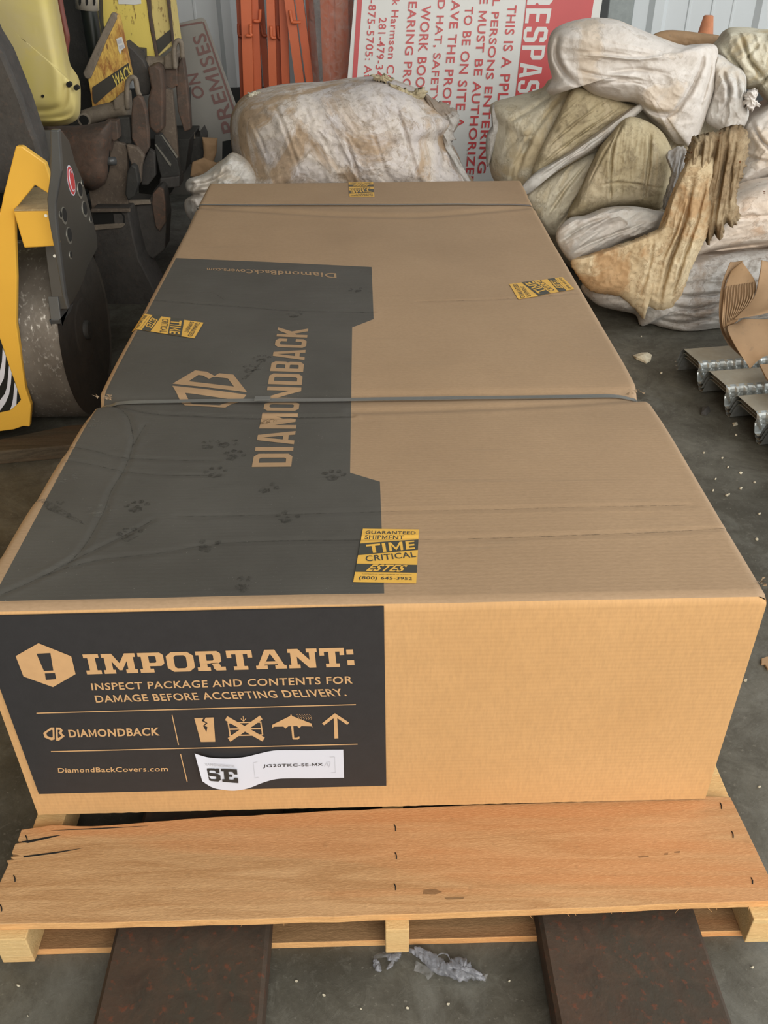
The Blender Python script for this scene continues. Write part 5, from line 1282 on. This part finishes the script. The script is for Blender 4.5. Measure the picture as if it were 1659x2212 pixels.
# ================================================================== RAMMER 1 with rusty yellow shroud
def mach(name, lb, loc): return thing(name, lb, 'machine', loc)
r1m = mach('compactor', 'rusty compactor with a dented yellow shroud marked WACK in front of a dark body', (-.45, 2.9, 0))
Y1 = 2.95
plate('dark_body', [(128, -160), (210, -160), (222, 170), (205, 260), (160, 285), (140, 120), (126, 0)], 'y', 3.25, .35, M['dark2'], r1m, .01)
ex0 = at(192, 20, 'y', 3.05); ex1 = at(213, 150, 'y', 3.05)
tube('exhaust_pipe', [ex0+(ex0-ex1)*.1, ex0, ex1, ex1+(ex1-ex0)*.3], abs(at(211, 20, 'y', 3.05)[0]-at(174, 20, 'y', 3.05)[0])/2, M['hose'], r1m, 24, 2)
q0 = at(184, -60, 'y', 3.05); q1 = at(189, 21, 'y', 3.05); rr_ = abs(at(212, 10, 'y', 3.05)[0]-at(163, 10, 'y', 3.05)[0])/2
cyl('muffler_guard', q0, q1, rr_, M['chrome'], r1m, 40, .003)
for x in (172, 187, 203):
    P = [at(a, b, 'y', 3.05-rr_-.001) for a, b in ((x-2.5, -20), (x+2.5, -20), (x+3, 6), (x+1, 12), (x-1, 12), (x-2.5, 6))]
    prism('guard_slot', [tuple(p) for p in P], (0, .004, 0), M['hole'], r1m, 0)
tri = [(243, 28), (254, 34), (268, 95), (284, 171), (262, 205), (201, 245), (196, 205), (190, 171), (183, 168), (180, 158), (210, 95)]
plate('shroud', tri, 'y', Y1, .05, M['rust_yellow'], r1m, .003)
plate('shroud_lip', [(241, 27), (250, 30), (252, 40), (228, 90), (196, 168), (190, 172), (183, 168), (179, 158), (208, 95)], 'y', Y1-.012, .03, M['dust'], r1m, .004)
plate('black_stripe', [(199, 189), (277, 136), (283, 158), (205, 226), (200, 215)], 'y', Y1-.003, .003, M['bracket'], r1m, 0)
h = homog([(249, 190), (287, 164), (281, 138), (242, 163)])
P = [[h(a, b) for a, b in p] for p in text_polys('WACK', 'bold')]
flat_print('lettering', [[tuple(at(x, y, 'y', Y1-.006)[[0, 2]]) for x, y in p] for p in P], M['yellow_cab'], r1m, lambda u, v: (u, Y1-.006, v), None, (0, -1, 0))
plate('paper_decal', [(251, 84), (263, 79), (270, 103), (263, 108), (259, 118), (256, 108)], 'y', Y1-.003, .002, M['sign'], r1m, 0)
plate('decal_print', [(254, 87), (262, 84), (264, 92), (256, 95)], 'y', Y1-.005, .001, M['label_grey'], r1m, 0)
plate('decal_print', [(257, 99), (267, 96), (268, 103), (259, 106)], 'y', Y1-.005, .001, M['label_grey'], r1m, 0)
# pins, lugs and tubes under the shroud
tube('cross_tube', [at(180, 256, 'y', 2.88), at(215, 245, 'y', 2.88), at(245, 238, 'y', 2.88), at(280, 236, 'y', 2.86)], .030, M['dust'], r1m, 18, 3)
cyl('tube_end', at(181, 260, 'y', 2.84), at(186, 256, 'y', 2.90), .026, M['dust'], r1m, 24, .002)
c_ = at(181, 260, 'y', 2.838); cyl('tube_bore', c_, c_+np.array([0, .003, 0]), .019, M['hole'], r1m, 20, 0)
plate('hinge_block', [(243, 218), (262, 200), (275, 200), (278, 238), (246, 240)], 'y', 2.84, .08, M['dust'], r1m, .008)
ring = [at(276, 236, 'y', 2.83), at(274, 200, 'y', 2.83), at(276, 178, 'y', 2.83), at(284, 168, 'y', 2.83), at(293, 172, 'y', 2.83), at(297, 195, 'y', 2.83), at(302, 208, 'y', 2.83)]
tube('lifting_lug', ring, .010, M['dust'], r1m, 10, 5)
# rusted bucket-like housing and plates
puff('rusted_housing', [(74, 276), (130, 272), (182, 270), (228, 262), (242, 262), (242, 300), (236, 330), (232, 380), (222, 400), (200, 412), (180, 408), (150, 420), (74, 420)], 2.72, .10, M['brown'], r1m, 44, .004, (3, 3), 0, [], (170, 340), 160, 40, 5, .12, .001, zmin=.05)
plate('housing_flange', [(225, 262), (252, 262), (256, 300), (246, 306), (240, 300), (237, 330), (230, 300)], 'y', 2.70, .06, M['brown'], r1m, .004)
plate('dusty_plate', [(238, 305), (250, 306), (270, 312), (275, 325), (277, 460), (200, 460), (190, 410), (225, 398), (235, 370)], 'y', 2.76, .03, M['brown_dust'], r1m, .004)
cyl('pin', at(229, 348, 'y', 2.69), at(250, 348, 'y', 2.71), .016, M['bracket_edge'], r1m, 20, .002)
plate('dark_side', [(250, 255), (280, 252), (284, 312), (262, 312), (250, 300)], 'y', 2.78, .05, M['dark2'], r1m, .006)
plate('pivot_plate', [(283, 250), (286, 214), (296, 206), (306, 210), (316, 240), (321, 290), (322, 320), (310, 340), (296, 320), (284, 300)], 'y', 2.77, .035, M['brown'], r1m, .006)
plate('lower_link', [(272, 312), (296, 318), (312, 338), (306, 360), (304, 395), (296, 402), (288, 370), (276, 335)], 'y', 2.74, .03, M['brown_dust'], r1m, .006)
plate('black_block', [(274, 372), (284, 355), (294, 362), (300, 395), (290, 425), (276, 435), (270, 420)], 'y', 2.70, .05, M['dark2'], r1m, .006)
# base pan with slot
plate('base_pan', [(196, 455), (277, 455), (290, 520), (300, 560), (330, 620), (360, 690), (240, 760), (205, 600)], 'y', 2.66, .20, M['dark'], r1m, .006)
plate('pan_lip', [(196, 452), (279, 452), (281, 458), (196, 459)], 'y', 2.640, .02, M['brown_dust'], r1m, .002)
plate('slot', [(200, 461), (262, 459), (269, 466), (270, 484), (262, 492), (203, 494)], 'y', 2.655, .003, M['hole'], r1m, 0)
plate('slot_floor', [(203, 486), (268, 482), (270, 486), (262, 492), (203, 497)], 'y', 2.650, .004, M['dust'], r1m, 0)
plate('bolt_plate', [(245, 462), (262, 462), (266, 470), (266, 482), (248, 484)], 'y', 2.652, .004, M['dark'], r1m, 0)

# ================================================================== RAMMER 2 (yellow cabinet) further back
r2m = mach('compactor', 'compactor with a bright yellow cabinet in front of the ribbed wall', (-.2, 3.4, 0))
Y2 = 3.30
plate('cabinet_front', [(205, -120), (310, -120), (318, 0), (323, 60), (337, 127), (313, 124), (312, 105), (284, 103), (266, 88), (250, 70), (225, 58), (212, 40), (206, 15)], 'y', Y2, .25, M['yellow_cab'], r2m, .003)
plate('corner_strip', [(314, -120), (320, -120), (326, 30), (342, 127), (336, 128), (321, 40), (316, 0)], 'y', Y2-.004, .02, M['brown'], r2m, .002)
plate('cabinet_side', [(322, -120), (352, -120), (361, 0), (366, 40), (374, 96), (340, 124), (332, 60), (325, 20)], 'y', Y2+.03, .22, M['yellow_cab_side'], r2m, .003)
plate('side_stripe', [(335, 90), (368, 63), (373, 86), (340, 120)], 'y', Y2+.024, .005, M['bracket'], r2m, 0)
plate('side_edge', [(356, -120), (361, -120), (366, 0), (376, 98), (372, 98), (360, 0)], 'y', Y2+.01, .02, M['brown'], r2m, .001)
plate('paper_decal', [(254, -8), (304, -8), (305, 8), (292, 10), (270, 9), (256, 9)], 'y', Y2-.003, .002, M['sign'], r2m, 0)
plate('dark_fin', [(268, 90), (290, 108), (310, 130), (320, 150), (326, 185), (322, 205), (305, 208), (296, 190), (285, 165), (276, 130)], 'y', 3.05, .10, M['dark'], r2m, .006)
plate('belly', [(284, 104), (312, 106), (313, 130), (300, 128)], 'y', 3.24, .05, M['dark'], r2m, .002)
tube('cross_tube', [at(318, 140, 'y', 3.12), at(345, 142, 'y', 3.12), at(384, 140, 'y', 3.12)], .034, M['dust'], r2m, 18, 3)
plate('hinge_block', [(354, 122), (366, 112), (380, 113), (382, 150), (352, 150)], 'y', 3.06, .10, M['dust'], r2m, .01)
tube('lifting_lug', [at(378, 148, 'y', 3.04), at(376, 112, 'y', 3.04), at(379, 94, 'y', 3.04), at(386, 88, 'y', 3.04), at(392, 95, 'y', 3.04), at(394, 125, 'y', 3.04)], .010, M['dust'], r2m, 10, 5)
plate('pivot_plate', [(385, 140), (392, 120), (396, 125), (402, 170), (408, 230), (412, 280), (398, 285), (384, 240), (380, 190)], 'y', 3.10, .05, M['brown'], r2m, .006)
plate('side_plate', [(352, 150), (382, 148), (384, 185), (372, 192), (362, 190), (356, 182)], 'y', 3.08, .06, M['brown'], r2m, .004)
plate('rust_column', [(318, 145), (335, 140), (348, 150), (352, 190), (352, 280), (338, 290), (322, 276), (318, 220), (326, 190)], 'y', 2.98, .10, M['brown'], r2m, .008)
plate('dusty_plate', [(350, 190), (372, 196), (376, 240), (382, 300), (388, 390), (366, 375), (345, 320), (338, 290), (350, 270)], 'y', 3.05, .03, M['brown_dust'], r2m, .003)
plate('black_arm', [(333, 292), (345, 290), (384, 348), (390, 380), (386, 395), (350, 392), (342, 360), (334, 320)], 'y', 2.92, .05, M['dark2'], r2m, .004)
plate('arm_edge', [(334, 312), (337, 312), (370, 355), (368, 360)], 'y', 2.915, .004, M['bare'], r2m, 0)
plate('arm_edge', [(348, 292), (351, 292), (384, 338), (382, 342)], 'y', 2.915, .004, M['bare'], r2m, 0)
plate('lower_link', [(306, 360), (322, 322), (334, 328), (336, 380), (320, 400), (305, 400)], 'y', 2.90, .03, M['dark'], r2m, .004)
plate('foot_block', [(345, 385), (388, 380), (388, 405), (344, 408)], 'y', 2.90, .10, M['dark'], r2m, .006)
plate('base_pan', [(276, 432), (320, 436), (332, 412), (345, 404), (352, 410), (360, 470), (356, 540), (330, 560), (300, 540), (285, 500)], 'y', 2.80, .12, M['dark'], r2m, .006)
plate('pan_lug', [(328, 440), (330, 418), (342, 405), (352, 410), (357, 440), (358, 480), (345, 500), (336, 490)], 'y', 2.78, .02, M['brown'], r2m, .003)
plate('pan_step', [(278, 434), (322, 433), (326, 441), (280, 444)], 'y', 2.775, .02, M['dust'], r2m, .002)
plate('under_body', [(300, 520), (400, 370), (410, 300), (300, 300)], 'y', 3.2, .3, M['dark2'], r2m, .004)

r3m = mach('compactor', 'dark steel base with a pale slot and torn board beside the dusty sign', (.0, 3.5, 0))
plate('base_pan', [(380, 296), (430, 296), (432, 282), (440, 300), (438, 345), (428, 360), (384, 345)], 'y', 3.35, .15, M['dark2'], r3m, .004)
plate('slot_plate', [(378, 288), (420, 286), (422, 300), (378, 301)], 'y', 3.34, .01, M['dust'], r3m, .001)
plate('riser', [(398, 200), (408, 190), (412, 285), (400, 288)], 'y', 3.42, .05, M['dark2'], r3m, .003)
puff_card = lambda px, Y, lb, sd: tag(puff('cardboard_scrap', px, Y, .015, M['card'], None, sd, .004, (4, 4), 0, N=70, K=16, smooth=False), lb, 'cardboard')
puff_card([(436, 296), (470, 298), (468, 330), (454, 372), (436, 365), (440, 330)], 3.30, 'upright torn cardboard scrap beside the dusty sign', 61)
puff_card([(415, 350), (440, 340), (470, 352), (500, 335), (490, 365), (440, 385), (410, 382)], 3.15, 'brown cardboard scrap lying under the dusty sign', 62)

# ================================================================== TORN CARDBOARD AT RIGHT
def patch(name, grid, mat, parent=None, th=.003, n=8, noise=.002, seed=1, ribs=0.0):
    """grid rows of (px,py,Y): a curved sheet, with thickness"""
    R0 = [[np.array(at(x, y, 'y', Y)) for x, y, Y in r] for r in grid]
    R1 = [smooth_path(r, n) for r in R0]; cols = list(zip(*R1)); C2 = [smooth_path(list(c), n) for c in cols]
    A = np.array(C2); a, b, _ = A.shape
    if ribs:
        A[..., 1] += ribs*np.sin(np.arange(a)*2*math.pi/4.0)[:, None]
    A[..., 1] += noise*fbm(A[..., 0]*20, A[..., 2]*20, A[..., 0]*0, seed, 2)
    A[..., 2] = np.maximum(A[..., 2], .003)
    V = A.reshape(-1, 3).tolist(); V2 = [(x, y+th, z) for x, y, z in V]; nV = len(V)
    F = [(i*b+j, i*b+j+1, (i+1)*b+j+1, (i+1)*b+j) for i in range(a-1) for j in range(b-1)]
    F2 = [tuple(nV+q for q in f[::-1]) for f in F]; E = []
    def side(ids):
        for p, q in zip(ids[:-1], ids[1:]): E.append((p, q, nV+q, nV+p))
    side([i*b for i in range(a)]); side([i*b+b-1 for i in range(a)][::-1]); side(list(range(b))[::-1]); side([(a-1)*b+j for j in range(b)])
    return mesh_obj(name, V+V2, F+F2+E, mat, parent, True)
cbx = thing('torn_carton', 'torn brown corrugated carton curled open over the deck sheets at the right edge', 'cardboard', (1.95, 1.95, .1))
patch('flap', [[(1590, 700, 1.86), (1610, 690, 1.84), (1659, 690, 1.82), (1720, 680, 1.80)], [(1572, 710, 1.80), (1600, 720, 1.78), (1659, 730, 1.76), (1720, 730, 1.75)], [(1590, 750, 1.74), (1610, 755, 1.73), (1659, 755, 1.72), (1720, 755, 1.70)], [(1618, 792, 1.70), (1622, 794, 1.70), (1655, 768, 1.70), (1720, 765, 1.69)]], M['card'], cbx, .004, 8, .004, 3)
patch('ribbed_flap', [[(1580, 585, 2.05), (1592, 575, 2.05), (1603, 565, 2.05)], [(1567, 620, 2.0), (1600, 612, 2.0), (1631, 608, 2.0)], [(1561, 670, 1.92), (1590, 665, 1.94), (1628, 640, 1.96)], [(1562, 705, 1.86), (1570, 712, 1.86), (1592, 690, 1.90)], [(1572, 730, 1.80), (1575, 730, 1.80), (1578, 716, 1.84)]], M['card_in'], cbx, .003, 9, .002, 4)
for k in range(11):      # flutes standing proud of the inner face
    t = k/10.0
    P = [at(1569+t*56, 618-t*8, 'y', 1.993), at(1564+t*60, 668-t*24, 'y', 1.93), at(1564+t*26, 706-t*12, 'y', 1.862)]
    P = [p+np.array([0, -.004, .001]) for p in P]
    tube('flute', P, .0022, M['card'], cbx, 6, 4)
patch('outer_flap', [[(1578, 566, 2.10), (1590, 566, 2.10), (1606, 563, 2.10)], [(1561, 610, 2.03), (1566, 612, 2.03), (1572, 600, 2.04)], [(1554, 660, 1.95), (1559, 662, 1.95), (1563, 650, 1.96)], [(1556, 705, 1.88), (1560, 708, 1.88), (1566, 700, 1.88)], [(1570, 740, 1.80), (1580, 748, 1.80), (1588, 745, 1.80)], [(1590, 760, 1.76), (1604, 774, 1.75), (1612, 780, 1.74)]], M['card'], cbx, .003, 7, .001, 6)
patch('folded_flap', [[(1645, 562, 2.02), (1680, 570, 2.02), (1740, 575, 2.02)], [(1640, 600, 1.98), (1670, 600, 1.98), (1740, 600, 1.98)], [(1630, 640, 1.93), (1659, 640, 1.92), (1740, 640, 1.92)], [(1600, 676, 1.88), (1640, 672, 1.86), (1740, 640, 1.86)], [(1585, 690, 1.86), (1630, 682, 1.85), (1740, 660, 1.84)]], M['card'], cbx, .004, 8, .004, 7)
tag(plate('cardboard_piece', [(1641, 787), (1720, 780), (1720, 860), (1675, 840), (1655, 815)], 'z', .150, .006, M['card'], None, .001), 'flat brown cardboard piece on the deck sheets at the right edge', 'cardboard')
tag(plate('cardboard_piece', [(1645, 1422), (1656, 1418), (1720, 1420), (1720, 1440), (1659, 1445), (1652, 1434), (1645, 1434)], 'z', .006, .005, M['card'], None, .001), 'small cardboard scrap on the bare floor at the right edge', 'cardboard')
# debris on the floor
def scrap(px, lb, mat, hz=.006, name='debris_scrap', seed=1):
    r = random.Random(seed); base = [at(a, b, 'z', .001) for a, b in px]; c = sum(base)/len(base)
    bm = bmesh.new(); vs = [bm.verts.new((p[0], p[1], .001+r.random()*hz)) for p in base]; vc = bm.verts.new((c[0], c[1], hz*1.4)); vb = [bm.verts.new((p[0], p[1], .0005)) for p in base]
    for i in range(len(vs)):
        j = (i+1) % len(vs); bm.faces.new((vs[i], vs[j], vc)); bm.faces.new((vb[i], vb[j], vs[j], vs[i]))
    return tag(bm_obj(name, bm, mat), lb, 'debris')
scrap([(1367, 768), (1385, 767), (1398, 766), (1408, 768), (1405, 780), (1396, 785), (1384, 780), (1374, 776)], 'pale torn scrap on the floor between the box and the deck sheets', M['cl_cream'], .012)
scrap([(1516, 884), (1530, 882), (1535, 888), (1525, 898), (1514, 896)], 'small dark leaf on the floor left of the deck sheets', M['dark'], .01, seed=2)
scrap([(1582, 914), (1592, 913), (1594, 918), (1584, 921)], 'tiny pale chip on the floor under the third deck rib', M['cl_cream'], .006, seed=3)
rk = random.Random(9)
DG = 'tiny pale chips scattered on the concrete floor'
for (x, y) in ((1520, 978), (1572, 1010), (1600, 1022), (1545, 1035), (1570, 1070), (1540, 1060), (1630, 1042), (1600, 1055), (1640, 1110), (1635, 1165), (1575, 1068), (1385, 727), (1428, 806), (1610, 1470), (1640, 1700), (270, 2185), (60, 2195), (1000, 2100), (968, 2170), (880, 2178), (780, 2180), (1100, 2120), (1625, 2090), (640, 2120), (40, 2130), (700, 2150), (1590, 940), (1560, 990)):
    r = rk.uniform(1.5, 4); o = scrap([(x-r, y), (x-r*.3, y-r*.6), (x+r, y-r*.2), (x+r*.6, y+r*.6), (x-r*.4, y+r*.5)], 'tiny pale chip scattered on the concrete floor', M['cl_cream'], .004, 'floor_chip', rk.randint(0, 999)); o['group'] = DG
